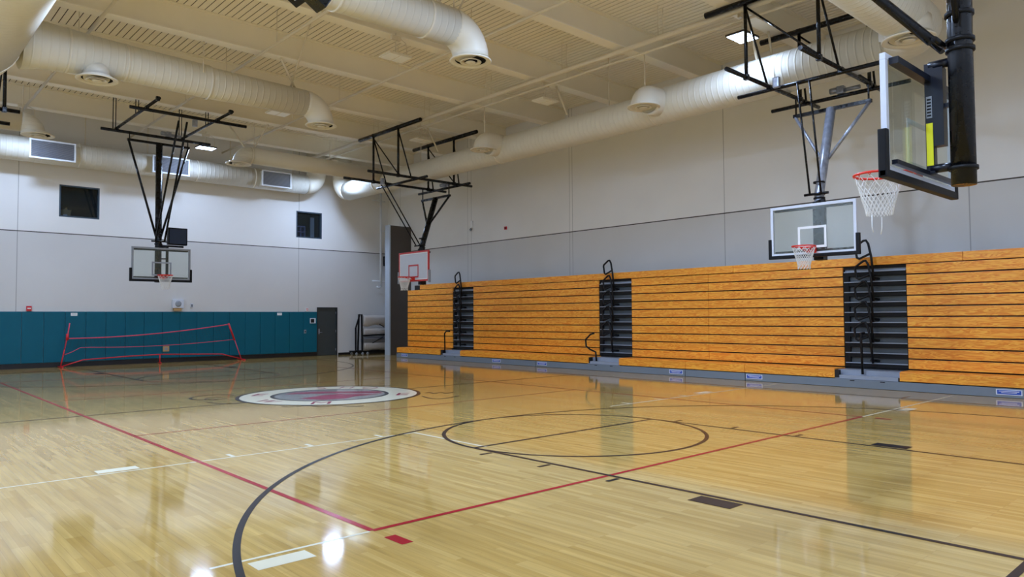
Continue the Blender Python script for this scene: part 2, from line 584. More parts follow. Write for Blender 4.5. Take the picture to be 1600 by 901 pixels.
strip(bk, (15.3, 5.45), (15.75, 5.45), 0.05)
bk.v = [(x_, y_, z_ + 0.0010) for x_, y_, z_ in bk.v]
bk.build('basketball_court_line', M['line_black'], fl)

rd = MB()
VX0, VX1, VY0, VY1 = 3.03, 12.1, 4.91, 22.95
strip(rd, (VX0, VY0), (VX0, VY1), LW, ZL + 0.0006); strip(rd, (VX1, VY0), (VX1, VY1), LW, ZL + 0.0006)
strip(rd, (VX0, VY0), (VX1, VY0), LW, ZL + 0.0007); strip(rd, (VX0, VY1), (VX1, VY1), LW, ZL + 0.0007)
for y in (11.13, 16.93):
    strip(rd, (VX0, y), (VX1, y), 0.035, ZL + 0.0006)
strip(rd, (3.05, 4.46), (3.05, 4.70), 0.10); strip(rd, (12.1, 4.46), (12.1, 4.70), 0.10)
for x, y in ((4.41, 27.0), (6.62, 27.25), (8.71, 27.3), (10.93, 27.5)):
    strip(rd, (x - 0.28, y), (x + 0.28, y), 0.09)
rd.build('volleyball_court_line', M['line_red'], fl)

wh = MB()
for y, sg in ((8.62, 1), (4.9, -1)):
    strip(wh, (-1.5 if sg > 0 else 1.80, y), (6.0, y) if sg > 0 else (VX0 - 0.03, y), 0.033, ZL + 0.0003)
    strip(wh, (10.3 if sg > 0 else VX1 + 0.03, y), (16.4, y), 0.04, ZL + 0.0003)
    for xb in ((2.02, 2.43), (13.3, 13.8)):
        strip(wh, (xb[0], y + sg * 0.16), (xb[1], y + sg * 0.16), 0.18, ZL + 0.0003)
    for xt in (3.44, 4.45, 5.49, 10.9, 11.9, 12.75):
        if sg > 0:
            strip(wh, (xt, y + 0.03), (xt, y + 0.22), 0.05)
strip(wh, (6.0, 7.05), (6.0, 8.64), 0.04, ZL + 0.0009)
wh.build('cross_court_line', M['line_white'], fl)

# ---- centre logo
LC = (7.67, 14.1)


def disc(mb, c, r0, r1, z, n=96, a0=0, a1=2 * PI):
    for i in range(n):
        t0, t1 = a0 + (a1 - a0) * i / n, a0 + (a1 - a0) * (i + 1) / n
        if r0 <= 0:
            mb.poly([(c[0], c[1], z), (c[0] + r1 * math.cos(t0), c[1] + r1 * math.sin(t0), z), (c[0] + r1 * math.cos(t1), c[1] + r1 * math.sin(t1), z)])
        else:
            mb.poly([(c[0] + rr * math.cos(t), c[1] + rr * math.sin(t), z) for rr, t in ((r0, t0), (r1, t0), (r1, t1), (r0, t1))])


lg = thing('centre_logo', 'round centre court emblem painted on the maple floor', None)
del lg['label']
lg.parent = fl
mb = MB(); disc(mb, LC, 1.2, 1.83, 0.0026); mb.build('ring_band', M['line_white'], lg)
mb = MB(); disc(mb, LC, 1.82, 1.90, 0.0034); disc(mb, LC, 1.14, 1.22, 0.0040); mb.build('ring_outline', M['line_black'], lg)
mb = MB(); disc(mb, LC, 0, 1.17, 0.0026); mb.build('inner_field', M['logo_grey'], lg)
mb = MB()


def cam_axes(u, v):     # emblem artwork is laid out along the diagonal of the hall
    c, s = math.cos(-0.74), math.sin(-0.74)
    return (LC[0] + u * c - v * s, LC[1] + u * s + v * c)


def field_poly(pts, z):
    return [(*cam_axes(u, v), z) for u, v in pts]


mb.poly(field_poly([(-1.0, 0.1), (-0.9, 0.45), (-0.5, 0.62), (0.9, 0.66), (1.06, 0.25), (0.2, 0.30), (-0.4, 0.2)], 0.0034))
mb.poly(field_poly([(-0.45, -0.75), (-0.1, -0.1), (0.15, 0.12), (1.0, 0.05), (0.6, -0.35), (0.5, -0.75), (0.1, -1.0)], 0.0034))
mb.build('maroon_sweep', M['logo_maroon'], lg)
mb = MB()
for (ch, ang, sz) in (('E', PI * 1.0, 0.62), ('M', PI * 1.54, 0.56), ('W', PI * 1.28, 0.5), ('E', 0.0, 0.62), ('H', PI * 0.5, 0.5), ('S', PI * 0.62, 0.5), ('O', PI * 0.38, 0.5)):
    me = text_mesh(ch, sz, 0.0004)
    cx, cy = cam_axes(1.52 * math.cos(ang), 1.52 * math.sin(ang))
    rot = -0.74 + (ang + PI / 2 if ang > PI * 1.1 else ang - PI / 2)
    if ch == 'E':
        rot = -0.74
    mt = Matrix.Translation((cx, cy, 0.0036)) @ Matrix.Rotation(rot, 4, 'Z')
    n = len(mb.v)
    mb.v += [tuple(mt @ v.co) for v in me.vertices]
    for p in me.polygons:
        mb.f.append(tuple(n + i for i in p.vertices)); mb.sm.append(False)
    bpy.data.meshes.remove(me)
mb.build('ring_letters', M['logo_maroon'], lg)
mb = MB()


def ribbon(mb, pts, w, z):
    for i in range(len(pts) - 1):
        strip(mb, pts[i], pts[i + 1], w, z)


def curve(f, n=40):
    return [f(i / n) for i in range(n + 1)]


ribbon(mb, [cam_axes(-2.35 + 0.42 * math.cos(t * 5.2 + 0.6), -0.35 + 0.5 * math.sin(t * 5.2 + 0.6)) for t in [i / 30 for i in range(31)]], 0.055, 0.0022)
ribbon(mb, [cam_axes(-2.1 + 0.95 * t, -1.25 - 0.28 * math.sin(t * 3.0)) for t in [i / 20 for i in range(21)]], 0.05, 0.0022)
ribbon(mb, [cam_axes(-1.9 + 0.5 * math.cos(t * 4.4), -0.6 + 0.3 * math.sin(t * 4.4)) for t in [i / 24 for i in range(25)]], 0.05, 0.0022)
ribbon(mb, [cam_axes(2.0 + 0.75 * t, -0.15 - 0.75 * math.sin(t * 2.6 + 0.3)) for t in [i / 24 for i in range(25)]], 0.05, 0.0022)
ribbon(mb, [cam_axes(2.0 + 0.6 * t, 0.25 + 0.14 * math.sin(t * 15)) for t in [i / 40 for i in range(41)]], 0.05, 0.0022)
ribbon(mb, [cam_axes(-1.2 + 2.3 * t, 2.02 + 0.1 * math.sin(t * 22)) for t in [i / 60 for i in range(61)]], 0.05, 0.0022)
ribbon(mb, [cam_axes(-0.4 + 1.5 * t, -2.0 - 0.08 * math.sin(t * 16)) for t in [i / 40 for i in range(41)]], 0.05, 0.0022)
mb.build('script_outline', M['line_black'], lg)

# ---- walls
W1 = (5.38, 6.62, 5.16, 6.27)
W2 = (14.08, 15.27, 5.05, 6.18)
DR = (15.05, 16.03, 0.0, 2.09)
mb = MB()
xs = [XL - 0.2, W1[0], W1[1], W2[0], DR[0], W2[1], DR[1], XR + 0.2]


def wall_with_holes(mb, x0, x1, z0, z1, holes, y0, y1):
    xs_ = sorted({x0, x1, *[h[0] for h in holes], *[h[1] for h in holes]})
    for i in range(len(xs_) - 1):
        a, b = xs_[i], xs_[i + 1]
        cuts = [(h[2], h[3]) for h in holes if h[0] <= a + 1e-6 and h[1] >= b - 1e-6]
        z = z0
        for c0, c1 in sorted(cuts):
            if c0 > z:
                mb.box((a, y0, z), (b, y1, c0))
            z = c1
        if z < z1:
            mb.box((a, y0, z), (b, y1, z1))


wall_with_holes(mb, XL - 0.2, XR + 0.2, 0, 9.2, [W1, W2, DR], YE, YE + 0.2)
struct(mb.build('wall_end', M['wall_end']))
struct(MB().box((XR, YB - 0.2, 0), (XR + 0.2, YE, 9.2)).build('wall_right', M['wall_right']))
struct(MB().box((XL - 0.2, YB, 0), (XL, YE, 9.2)).build('wall_left', M['wall_right']))
struct(MB().box((XL - 0.2, YB - 0.2, 0), (XR, YB, 9.2)).build('wall_back', M['wall_back']))

# baseboards
struct(MB().box((DR[1] + 0.05, YE - 0.02, 0), (XR, YE, 0.1)).build('baseboard_end', M['base']))

# windows
for i, (w, nm) in enumerate(((W1, 'window_1'), (W2, 'window_2'))):
    x0, x1, z0, z1 = w
    r = thing(nm, None, None, ((x0 + x1) / 2, YE, z0))
    struct(r)
    cx = (x0 + x1) / 2
    mb = MB()
    t = 0.05
    for a, b in (((x0, z0), (x1, z0 + t)), ((x0, z1 - t), (x1, z1)), ((x0, z0 + t), (x0 + t, z1 - t)), ((x1 - t, z0 + t), (x1, z1 - t))):
        mb.box((a[0] - cx, 0.0, a[1] - z0), (b[0] - cx, 0.16, b[1] - z0))
    mb.build('window_frame', M['winf'], r)
    MB().box((x0 + t - cx, 0.10, t), (x1 - t - cx, 0.11, z1 - z0 - t)).build('pane', M['wing'], r)
    # the room seen behind the glass
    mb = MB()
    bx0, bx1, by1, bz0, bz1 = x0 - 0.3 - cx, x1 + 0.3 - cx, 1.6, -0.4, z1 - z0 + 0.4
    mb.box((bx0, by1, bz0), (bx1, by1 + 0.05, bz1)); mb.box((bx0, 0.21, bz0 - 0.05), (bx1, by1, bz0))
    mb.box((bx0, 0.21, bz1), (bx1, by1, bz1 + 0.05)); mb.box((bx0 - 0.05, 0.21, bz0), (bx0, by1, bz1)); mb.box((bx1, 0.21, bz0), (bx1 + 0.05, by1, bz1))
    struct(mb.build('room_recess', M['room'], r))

# tan cut-out leaning inside the left window
o = thing('cardboard_box', 'tan open-topped cardboard box standing inside the left high window', 'box', (5.60, YE + 0.17, 5.21))
mb = MB()
pts = [(-0.14, 0.0), (0.16, 0.0), (0.17, 0.14), (0.20, 0.23), (0.08, 0.22), (0.04, 0.31), (-0.03, 0.24), (-0.15, 0.20)]
for k in range(len(pts)):
    a, b = pts[k], pts[(k + 1) % len(pts)]
    mb.poly([(a[0], 0, a[1]), (b[0], 0, b[1]), (b[0], 0.12, b[1]), (a[0], 0.12, a[1])])
mb.poly([(x, 0, z) for x, z in pts]); mb.poly([(x, 0.12, z) for x, z in pts])
mb.build('carton', M['tan'], o)
MB().box((-0.06, -0.002, 0.02), (0.06, -0.001, 0.06)).build('paper_tag', M['white'], o)

# shelf unit and post inside the right window
o = thing('display_shelf', 'violet grey shelf with six openings inside the right high window', 'shelf', (14.42, YE + 0.45, 5.0))
mb = MB()
for r_ in range(3):
    mb.box((-0.30, 0, 0.10 + r_ * 0.24), (0.30, 0.2, 0.13 + r_ * 0.24))
for c_ in range(4):
    mb.box((-0.30 + c_ * 0.19, 0, 0.0), (-0.27 + c_ * 0.19, 0.2, 0.6))
mb.build('shelf_frame', M['lilac'], o)
o = MB().box((-0.09, 0, 0), (0.09, 0.05, 1.0)).build('roller_blind', M['tarp'], None, (14.97, YE + 0.3, 5.0))
tag(o, 'narrow pale blind strip hanging inside the right high window', 'blind')

# door
dr = struct(thing('door_1', 'dark grey green steel door beside the teal wall pads', None, ((DR[0] + DR[1]) / 2, YE, 0)))
w2 = (DR[1] - DR[0]) / 2
MB().box((-w2 + 0.05, 0.03, 0.01), (w2 - 0.05, 0.08, DR[3] - 0.05)).build('door_leaf', M['door'], dr)
mb = MB()
mb.box((-w2, -0.02, 0), (-w2 + 0.05, 0.12, DR[3])); mb.box((w2 - 0.05, -0.02, 0), (w2, 0.12, DR[3])); mb.box((-w2 + 0.05, -0.02, DR[3] - 0.05), (w2 - 0.05, 0.12, DR[3]))
mb.build('door_frame', M['doorf'], dr)
mb = MB(); mb.box((-w2 + 0.09, 0.015, 0.93), (-w2 + 0.15, 0.03, 1.16)); mb.tube([(-w2 + 0.12, 0.02, 1.0), (-w2 + 0.12, -0.04, 1.0), (-w2 + 0.24, -0.04, 1.0)], 0.012)
mb.build('door_handle', M['steel'], dr)
mb = MB()
for z in (0.25, 1.05, 1.85):
    mb.box((w2 - 0.065, 0.012, z - 0.05), (w2 - 0.035, 0.03, z + 0.05))
mb.build('door_hinge', M['steel'], dr)
MB().box((-w2, 0.14, 0), (w2, 0.2, DR[3])).build('door_backing', M['void'], dr)

# partition column in the corner
c = struct(thing('wall_corner', None, None, (0, 0, 0)))
MB().box((17.56, 27.02, 0), (18.64, 27.34, 5.66)).build('partition_panel', M['col_f'], c)
MB().box((17.50, 27.0, 0), (17.56, 27.36, 5.68)).build('partition_edge', M['col_e'], c)

# ceiling deck: metal planks with dark slots, running along the hall
mb = MB().box((XL - 0.2, YB - 0.2, ZD + 0.012), (XR + 0.2, YE + 0.2, ZD + 0.2))
ce = struct(mb.build('ceiling', M['groove']), 'slotted cream metal roof deck')
mb = MB()
p = 0.160
x = XL
while x < XR:
    mb.box((x + 0.012, YB, ZD), (min(x + p - 0.012, XR), YE, ZD + 0.011))
    x += p
mb.build('deck_plank', M['deck'], ce)

BEAMS = [2.05, 5.15, 8.25, 11.33, 14.45, 17.53, 20.68, 23.78, 26.83]
for i, y in enumerate(BEAMS):
    mb = MB()
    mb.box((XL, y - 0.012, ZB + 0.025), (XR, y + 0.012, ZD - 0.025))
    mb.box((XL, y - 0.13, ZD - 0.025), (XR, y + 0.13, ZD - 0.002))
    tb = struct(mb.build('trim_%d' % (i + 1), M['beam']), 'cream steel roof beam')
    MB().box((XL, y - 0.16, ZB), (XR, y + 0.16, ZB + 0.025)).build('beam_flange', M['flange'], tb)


# ================================================================== DUCTS
def diffuser(parent, x, y, z, d=0.84):
    r = d / 2
    mb = MB()
    mb.lathe([(r * 0.72, 0.07), (r * 0.75, 0.02), (r, 0.0), (r, -0.016), (r * 0.95, -0.028), (r * 0.75, -0.004), (r * 0.72, 0.07)], (x, y, z), 40)
    mb.lathe([(r * 0.36, 0.01), (r * 0.52, -0.024), (r * 0.50, -0.040), (r * 0.33, -0.004), (r * 0.36, 0.01)], (x, y, z), 32)
    mb.lathe([(0.001, -0.050), (r * 0.20, -0.046), (r * 0.25, -0.034), (r * 0.20, -0.02), (0.001, -0.015)], (x, y, z), 28)
    d_ = mb.build('air_diffuser', M['diff'], parent)
    MB().lathe([(r * 0.735, 0.01), (r * 0.715, 0.05), (0.001, 0.05)], (x, y, z), 28).build('diffuser_throat', M['void'], d_)
    return d_


def elbow_pts(p0, d0, d1, rad, n=8):
    """quarter bend starting at p0 heading d0 turning to d1"""
    p0, d0, d1 = Vector(p0), Vector(d0), Vector(d1)
    c = p0 + d1 * rad
    return [c + (-d1 * math.cos(t) + d0 * math.sin(t)) * rad for t in [PI / 2 * i / n for i in range(n + 1)]]


def lumps(mb_pts):
    return mb_pts


def band(parent, c, r, axis, name='duct_band', w=0.05):
    MB().lathe([(r, -w / 2), (r + 0.014, -w / 2), (r + 0.014, w / 2), (r, w / 2)], c, 32, axis).build(name, M['diff'], parent)


def duct_run(name, label, pts, r, mat, seg=32, cap=True):
    t = thing(name, label, 'duct')
    MB().tube(pts, r, seg, cap).build('duct_body', M[mat], t)
    return t


def hanger(parent, x, y, z0, z1, r=0.015, name='duct_hanger', dx=0.0, dy=0.0):
    MB().tube([(x, y, z0), (x + dx, y + dy, z1)], r, 8).build(name, M['pipe'], parent)


# A: middle left run ending with an elbow over its diffuser
t = duct_run('supply_duct', 'tapering cream spiral duct crossing the upper left, dusty on top, three bands', [(2.58, 18.05, 7.44), (2.9, 18.05, 7.46), (4.0, 18.05, 7.47), (4.6, 18.05, 7.46), (6.4, 18.05, 7.42), (6.5, 18.05, 7.40), (9.0, 18.05, 7.40)],
             [0.56, 0.51, 0.43, 0.41, 0.40, 0.385, 0.34], 'duct_x')
MB().tube(elbow_pts((9.0, 18.05, 7.40), (1, 0, 0), (0, 0, -1), 0.5)[:], [0.34] * 9, 28).build('duct_elbow', M['duct_s'], t)
diffuser(t, 9.5, 18.05, 6.88)
MB().tube([(4.0, 17.95, 7.2), (4.0, 17.9, 6.93)], 0.26, 28).build('duct_takeoff', M['duct_s'], t)
diffuser(t, 4.0, 17.85, 6.9)
band(t, (4.6, 18.05, 7.46), 0.41, 'X'); band(t, (6.45, 18.05, 7.40), 0.395, 'X'); band(t, (3.45, 18.05, 7.465), 0.47, 'X')
hanger(t, 6.2, 17.62, 7.5, 8.24); hanger(t, 8.6, 18.05, 7.72, 8.9, 0.022, 'sway_brace', -0.25, -1.6); hanger(t, 8.75, 18.05, 7.72, 8.24, 0.03, 'sway_brace', -0.7, -0.6)

# B
t = duct_run('supply_duct', 'cream spiral duct entering from the top edge, nearest bend with a round diffuser', [(2.62, 11.45, 7.45), (3.0, 11.45, 7.45), (6.3, 11.45, 7.45), (8.85, 11.45, 7.45)], [0.42, 0.42, 0.39, 0.37], 'duct_x')
MB().tube(elbow_pts((8.85, 11.45, 7.45), (1, 0, 0), (0, 0, -1), 0.52), 0.37, 28).build('duct_elbow', M['duct_s'], t)
diffuser(t, 9.37, 11.45, 6.88, 0.86)
band(t, (8.2, 11.45, 7.45), 0.375, 'X'); band(t, (6.3, 11.45, 7.45), 0.39, 'X')
hanger(t, 8.9, 11.4, 7.78, 8.24); hanger(t, 8.75, 11.45, 7.8, 8.9, 0.02, 'sway_brace', -0.45, 1.0); hanger(t, 9.0, 11.4, 7.78, 8.9, 0.022, 'sway_brace', 0.2, -0.8)

# C right: from diffuser bend to the side duct
t = duct_run('supply_duct', 'slim cream duct crossing in front of the end wall towards the far corner', [(10.2, 24.4, 7.22), (15.22, 24.4, 7.18)], 0.28, 'duct_s')
MB().tube(elbow_pts((10.2, 24.4, 7.22), (-1, 0, 0), (0, 0, -1), 0.34), 0.28, 28).build('duct_elbow', M['duct_z'], t)
diffuser(t, 9.78, 24.4, 6.88)
band(t, (10.2, 24.4, 7.22), 0.28, 'X')
hanger(t, 10.3, 24.35, 7.48, 8.2); hanger(t, 10.3, 24.4, 7.45, 8.24, 0.025, 'sway_brace', 0.25, -0.6); hanger(t, 10.0, 24.4, 7.45, 8.24, 0.03, 'sway_brace', -0.45, 0.3)
hanger(t, 13.2, 24.4, 7.45, 8.24)

# C left
t = duct_run('supply_duct', 'short cream duct at the left edge below the black pipe frame', [(-3.0, 24.3, 7.2), (3.55, 24.3, 7.2)], 0.29, 'duct_s')
MB().tube(elbow_pts((3.55, 24.3, 7.2), (1, 0, 0), (0, 0, -1), 0.32), 0.29, 28).build('duct_elbow', M['duct_z'], t)
diffuser(t, 3.97, 24.3, 6.88)
hanger(t, 3.6, 24.3, 7.45, 8.24)

# big main at top left
t = duct_run('main_duct', 'widest cream spiral duct hanging down in the top left corner', [(1.74, 10.2, 7.35), (1.74, 17.8, 7.35)], 0.86, 'duct_y', 40)
MB().tube([(1.74, 17.8, 7.35), (1.74, 18.4, 7.35), (1.74, 18.9, 7.33), (1.74, 19.1, 7.3)], [0.86, 0.83, 0.62, 0.35], 40).build('duct_end', M['duct_s'], t)
band(t, (1.74, 13.0, 7.35), 0.86, 'Y'); band(t, (1.74, 17.8, 7.35), 0.86, 'Y')
hanger(t, 1.74, 17.0, 8.2, 8.9)

# R: side wall run, with the run R0 that feeds it
XD = 15.62
t = duct_run('supply_duct', 'long cream spiral duct running along the right wall above the bleachers',
             [(XD, 5.6, 7.16), (XD, 11.2, 7.10), (XD, 11.6, 7.06), (XD, 17.4, 7.02), (XD, 17.7, 7.0), (XD, 24.4, 6.98), (XD, 24.8, 6.98), (XD, 27.2, 6.98)],
             [0.455, 0.455, 0.42, 0.42, 0.38, 0.38, 0.40, 0.40], 'duct_y')
MB().tube(elbow_pts((XD, 27.2, 6.98), (0, 1, 0), (0, 0, 1), 0.6) + [(XD, 27.8, 8.9)], 0.40, 28).build('duct_elbow', M['duct_s'], t)
MB().tube([(9.6, 4.95, 7.22)] + [(14.6, 4.95, 7.22)] + [tuple(v) for v in elbow_pts((14.97, 4.95, 7.20), (1, 0, 0), (0, 1, 0), 0.65)], [0.46] * 2 + [0.465] * 9, 32).build('feeder_bend', M['duct_x'], t)
MB().tube([(14.5, 4.88, 7.1), (14.48, 4.86, 6.78)], [0.40, 0.40], 28).build('duct_takeoff', M['duct_s'], t)
diffuser(t, 14.47, 4.86, 6.74, 0.92)
for y in (11.15, 17.4):
    MB().tube([(XD - 0.15, y, 7.12), (15.15, y, 7.12)] + [tuple(v) for v in elbow_pts((14.95, y, 7.12), (-1, 0, 0), (0, 0, -1), 0.18, 6)] + [(14.77, y, 6.9)], [0.36, 0.36] + [0.34] * 7 + [0.34], 28).build('duct_takeoff', M['duct_s'], t)
    diffuser(t, 14.74, y, 6.9)
    hanger(t, 14.8, y, 7.4, 8.24)
band(t, (XD, 11.4, 7.07), 0.43, 'Y'); band(t, (XD, 17.55, 7.01), 0.40, 'Y'); band(t, (XD, 24.8, 6.98), 0.40, 'Y'); band(t, (XD, 7.9, 7.09), 0.455, 'Y')
for (x, y, dx, dy) in ((15.3, 14.3, -0.35, 0.1), (15.4, 8.4, -0.3, 0.0), (15.75, 8.2, 0.0, 0.1), (15.3, 20.5, -0.4, 0.1)):
    hanger(t, x, y, 7.45, 8.24, 0.03, 'sway_brace', dx, dy)
hanger(t, XD, 13.0, 7.45, 8.9); hanger(t, XD, 22.0, 7.35, 8.9)

# E: end wall return duct with three grilles
t = duct_run('return_duct', 'cream duct with three rectangular grilles along the end wall', [(-3.2, 28.25, 7.21), (14.15, 28.25, 7.21)], 0.40, 'duct_x')
MB().tube(elbow_pts((14.15, 28.25, 7.21), (1, 0, 0), (0, 0, 1), 0.5) + [(14.65, 28.25, 8.9)], 0.40, 28).build('duct_elbow', M['duct_s'], t)
for (x0, x1) in ((4.30, 5.62), (8.02, 9.30), (12.05, 13.28)):
    g = MB()
    z0, z1, y0, y1 = 6.86, 7.49, 27.70, 28.0
    MB().box((x0 + 0.03, y1 - 0.25, z0 + 0.03), (x1 - 0.03, y1 + 0.1, z1 - 0.03)).build('grille_collar', M['duct_s'], t)
    tk = 0.05
    g.box((x0, y0, z0), (x1, y0 + 0.05, z0 + tk)); g.box((x0, y0, z1 - tk), (x1, y0 + 0.05, z1))
    g.box((x0, y0, z0 + tk), (x0 + tk, y0 + 0.05, z1 - tk)); g.box((x1 - tk, y0, z0 + tk), (x1, y0 + 0.05, z1 - tk))
    gg = g.build('return_grille', M['grille_f'], t)
    l = MB()
    n = 18
    for k in range(n):
        z = z0 + tk + (z1 - z0 - 2 * tk) * (k + 0.5) / n
        l.bar((x0 + tk, y0 + 0.025, z), (x1 - tk, y0 + 0.025, z), 0.03, 0.012)
    l.build('grille_louver', M['grille'], gg)
for x in (6.0, 8.0, 11.0, 13.6):
    hanger(t, x, 28.25, 7.55, 8.9)
for x in (5.8, 9.7, 11.9):
    band(t, (x, 28.25, 7.21), 0.40, 'X')

# ================================================================== PIPES UNDER THE ROOF
def pipe_run(name, label, x, z, r, y0, y1, hx, group=None):
    t = thing(name, label, 'pipe', group=group)
    MB().tube([(x, y0, z), (x, y1, z)], r, 10).build('pipe_body', M['pipe'], t)
    for y in hx:
        MB().tube([(x, y, z), (x, y, ZD)], 0.008, 6).build('pipe_hanger', M['pipe'], t)
    return t


mid = [(BEAMS[i] + BEAMS[i + 1]) / 2 + 0.3 for i in range(len(BEAMS) - 1)]
pipe_run('sprinkler_pipe', 'cream sprinkler pipe nearest the left edge of the ceiling', 3.95, 8.12, 0.035, YB, 28.6, mid)
pipe_run('sprinkler_pipe', 'cream sprinkler pipe second from the left, passing over the far backstop', 7.42, 8.12, 0.035, YB, 28.6, mid)
pipe_run('sprinkler_pipe', 'cream sprinkler pipe ending near the bend of the middle duct', 10.82, 8.12, 0.035, YB, 28.6, mid)
pipe_run('sprinkler_main', 'thicker upper pipe of the pair running to the far corner', 13.93, 8.13, 0.06, YB, 28.6, mid)
pipe_run('conduit_pipe', 'thin lower pipe of the pair running to the far corner', 14.12, 7.98, 0.03, YB, 27.7, mid)

# riser pipe in the far corner
t = thing('riser_pipe', 'white vertical pipe with side arms near the far corner', 'pipe', (18.07, 28.6, 0))
MB().tube([(0, 0, 3.02), (0, 0, 7.5)], 0.05, 14).build('pipe_body', M['pipew'], t)
for z in (6.95, 3.28):
    MB().tube([(-0.45, 0, z + 0.02), (0, -0.02, z), (0.22, 0, z)], 0.025, 8).build('side_arm', M['pipew'], t)
MB().tube([(0, 0, 3.06), (-0.10, -0.02, 2.98), (-0.22, -0.03, 3.04)], 0.035, 10).build('pipe_outlet', M['pipew'], t)
MB().tube([(0, 0, 5.6), (0.5, 0.1, 5.6)], 0.02, 8).build('wall_bracket', M['pipew'], t)
MB().box((-0.05, 0, 7.0), (0.05, 0.3, 7.06)).build('wall_bracket', M['pipew'], t)

# ================================================================== LIGHTS
lens_w, lens_d = 0.26, 0.42


def lens_mat(k):
    if not k:
        return M['lens_off']
    n = 'lit lamp panel %.1f' % k
    if n not in M:
        M[n] = emit_mat(n, LENS_COLOR, 12.0)
        M[n].cycles.emission_sampling = 'NONE'
    return M[n]


def light_fixture(x, y, lit, label):
    t = thing('ceiling_light', label, 'light', (x, y, LIGHT_Z if (x, y) != (14.5, 26.4) else 7.48), group='twin panel ceiling lights')
    b = MB().bevbox((-0.31, -0.235, 0.0), (0.31, 0.235, 0.045), 0.008)
    b.box((-0.10, -0.06, 0.045), (0.10, 0.06, 0.12))
    b.build('lamp_housing', M['house' if lit else 'diff'], t)
    for s in (-1, 1):
        MB().box((s * 0.155 - 0.13, -0.21, -0.008), (s * 0.155 + 0.13, 0.21, -0.001)).build('lamp_panel', lens_mat(lit), t)
    if lit:
        la = bpy.data.lights.new('lamp_light', 'AREA')
        la.shape = 'RECTANGLE'; la.size = 0.56; la.size_y = 0.42
        la.energy = LENS_STRENGTH * lit * 0.218 * PI * 0.95
        la.color = LENS_COLOR[:3]
        lo = bpy.data.objects.new('lamp_light', la); COL.objects.link(lo)
        lo.parent = t; lo.location = (0, 0, -0.015)
    mb = MB()
    mb.tube([(0, 0, 0.1), (0, 0, 0.60)], 0.012, 8)
    mb.box((-0.12, -0.04, 0.42), (0.12, 0.04, 0.52))
    mb.tube([(0.1, 0, 0.5), (0.3, 0.02, 0.42), (0.33, 0.02, 0.2), (0.25, 0, 0.05)], 0.008, 6)
    mb.build('lamp_stem', M['pipe'], t)
    return t


names = {(3.9, 26.4): 'lit twin panel light at the far left above the end wall duct', (9.4, 26.4): 'glowing twin panel light beside the far backstop',
         (14.5, 26.4): 'lit twin panel light in the far corner behind the slim duct', (3.9, 20.3): 'unlit twin panel light peeking below the tapering left duct',
         (9.4, 20.5): 'unlit twin panel light behind the middle of the tapering duct', (14.55, 20.5): 'unlit twin panel light beside the frame of the red backstop',
         (9.4, 14.25): 'unlit twin panel light hanging nearest the top centre duct bend', (14.5, 14.4): 'unlit twin panel light between the pipe pair and the side duct',
         (14.35, 8.17): 'glowing twin panel light behind the right backstop frame'}
k = 0
ords = ['above the camera', 'at the left middle', 'towards the left far side', 'added out of view by the left wall as fill', 'added out of view in the left middle as fill', 'added out of view at the far left as fill', 'over the near baseline', 'over the near hoop', 'at the near right']
for (x, y, lit) in LIGHTS:
    lab = names.get((x, y))
    if lab is None:
        lab = 'lit twin panel light ' + ords[k]; k += 1
    light_fixture(x, y, lit, lab)


# ================================================================== BACKSTOPS
def net_mesh(r0, h, cord, torn=False, seg=5):
    mb = MB()
    n = 12
    rows = 6
    rad = lambda t: r0 * (1 - 0.50 * min(1, t * 1.25) + 0.05 * t)
    for k in range(n):
        for sgn in (1, -1):
            pts = []
            for i in range(rows + 1):
                t = i / rows
                if torn and t > 0.86:
                    continue
                a = 2 * PI * (k + (0.5 * sgn * (i % 2 if True else 0))) / n
                a = 2 * PI * (k + 0.5 * (i % 2) * sgn) / n
                pts.append((rad(t) * math.cos(a), rad(t) * math.sin(a), -h * t))
            mb.tube(pts, cord, seg, False)
    # chevrons that interlock the neighbouring strands
    for k in range(n):
        for sgn in (1, -1):
            pts = []
            for i in range(1, rows):
                t = (i + 0.0) / rows
                a = 2 * PI * (k + 0.5 + 0.5 * (i % 2) * sgn) / n
                pts.append((rad(t) * math.cos(a), rad(t) * math.sin(a), -h * t))
            mb.tube(pts, cord * 0.8, seg, False)
    if torn:
        for a in (0.2, 2.9):
            mb.tube([(rad(.86) * math.cos(a), rad(.86) * math.sin(a), -h * .84), (rad(1) * math.cos(a), rad(1) * math.sin(a) * 1.05, -h * 1.1), (rad(1) * math.cos(a + .1), rad(1) * math.sin(a + .1), -h * 1.22)], cord * 1.3, seg)
    return mb


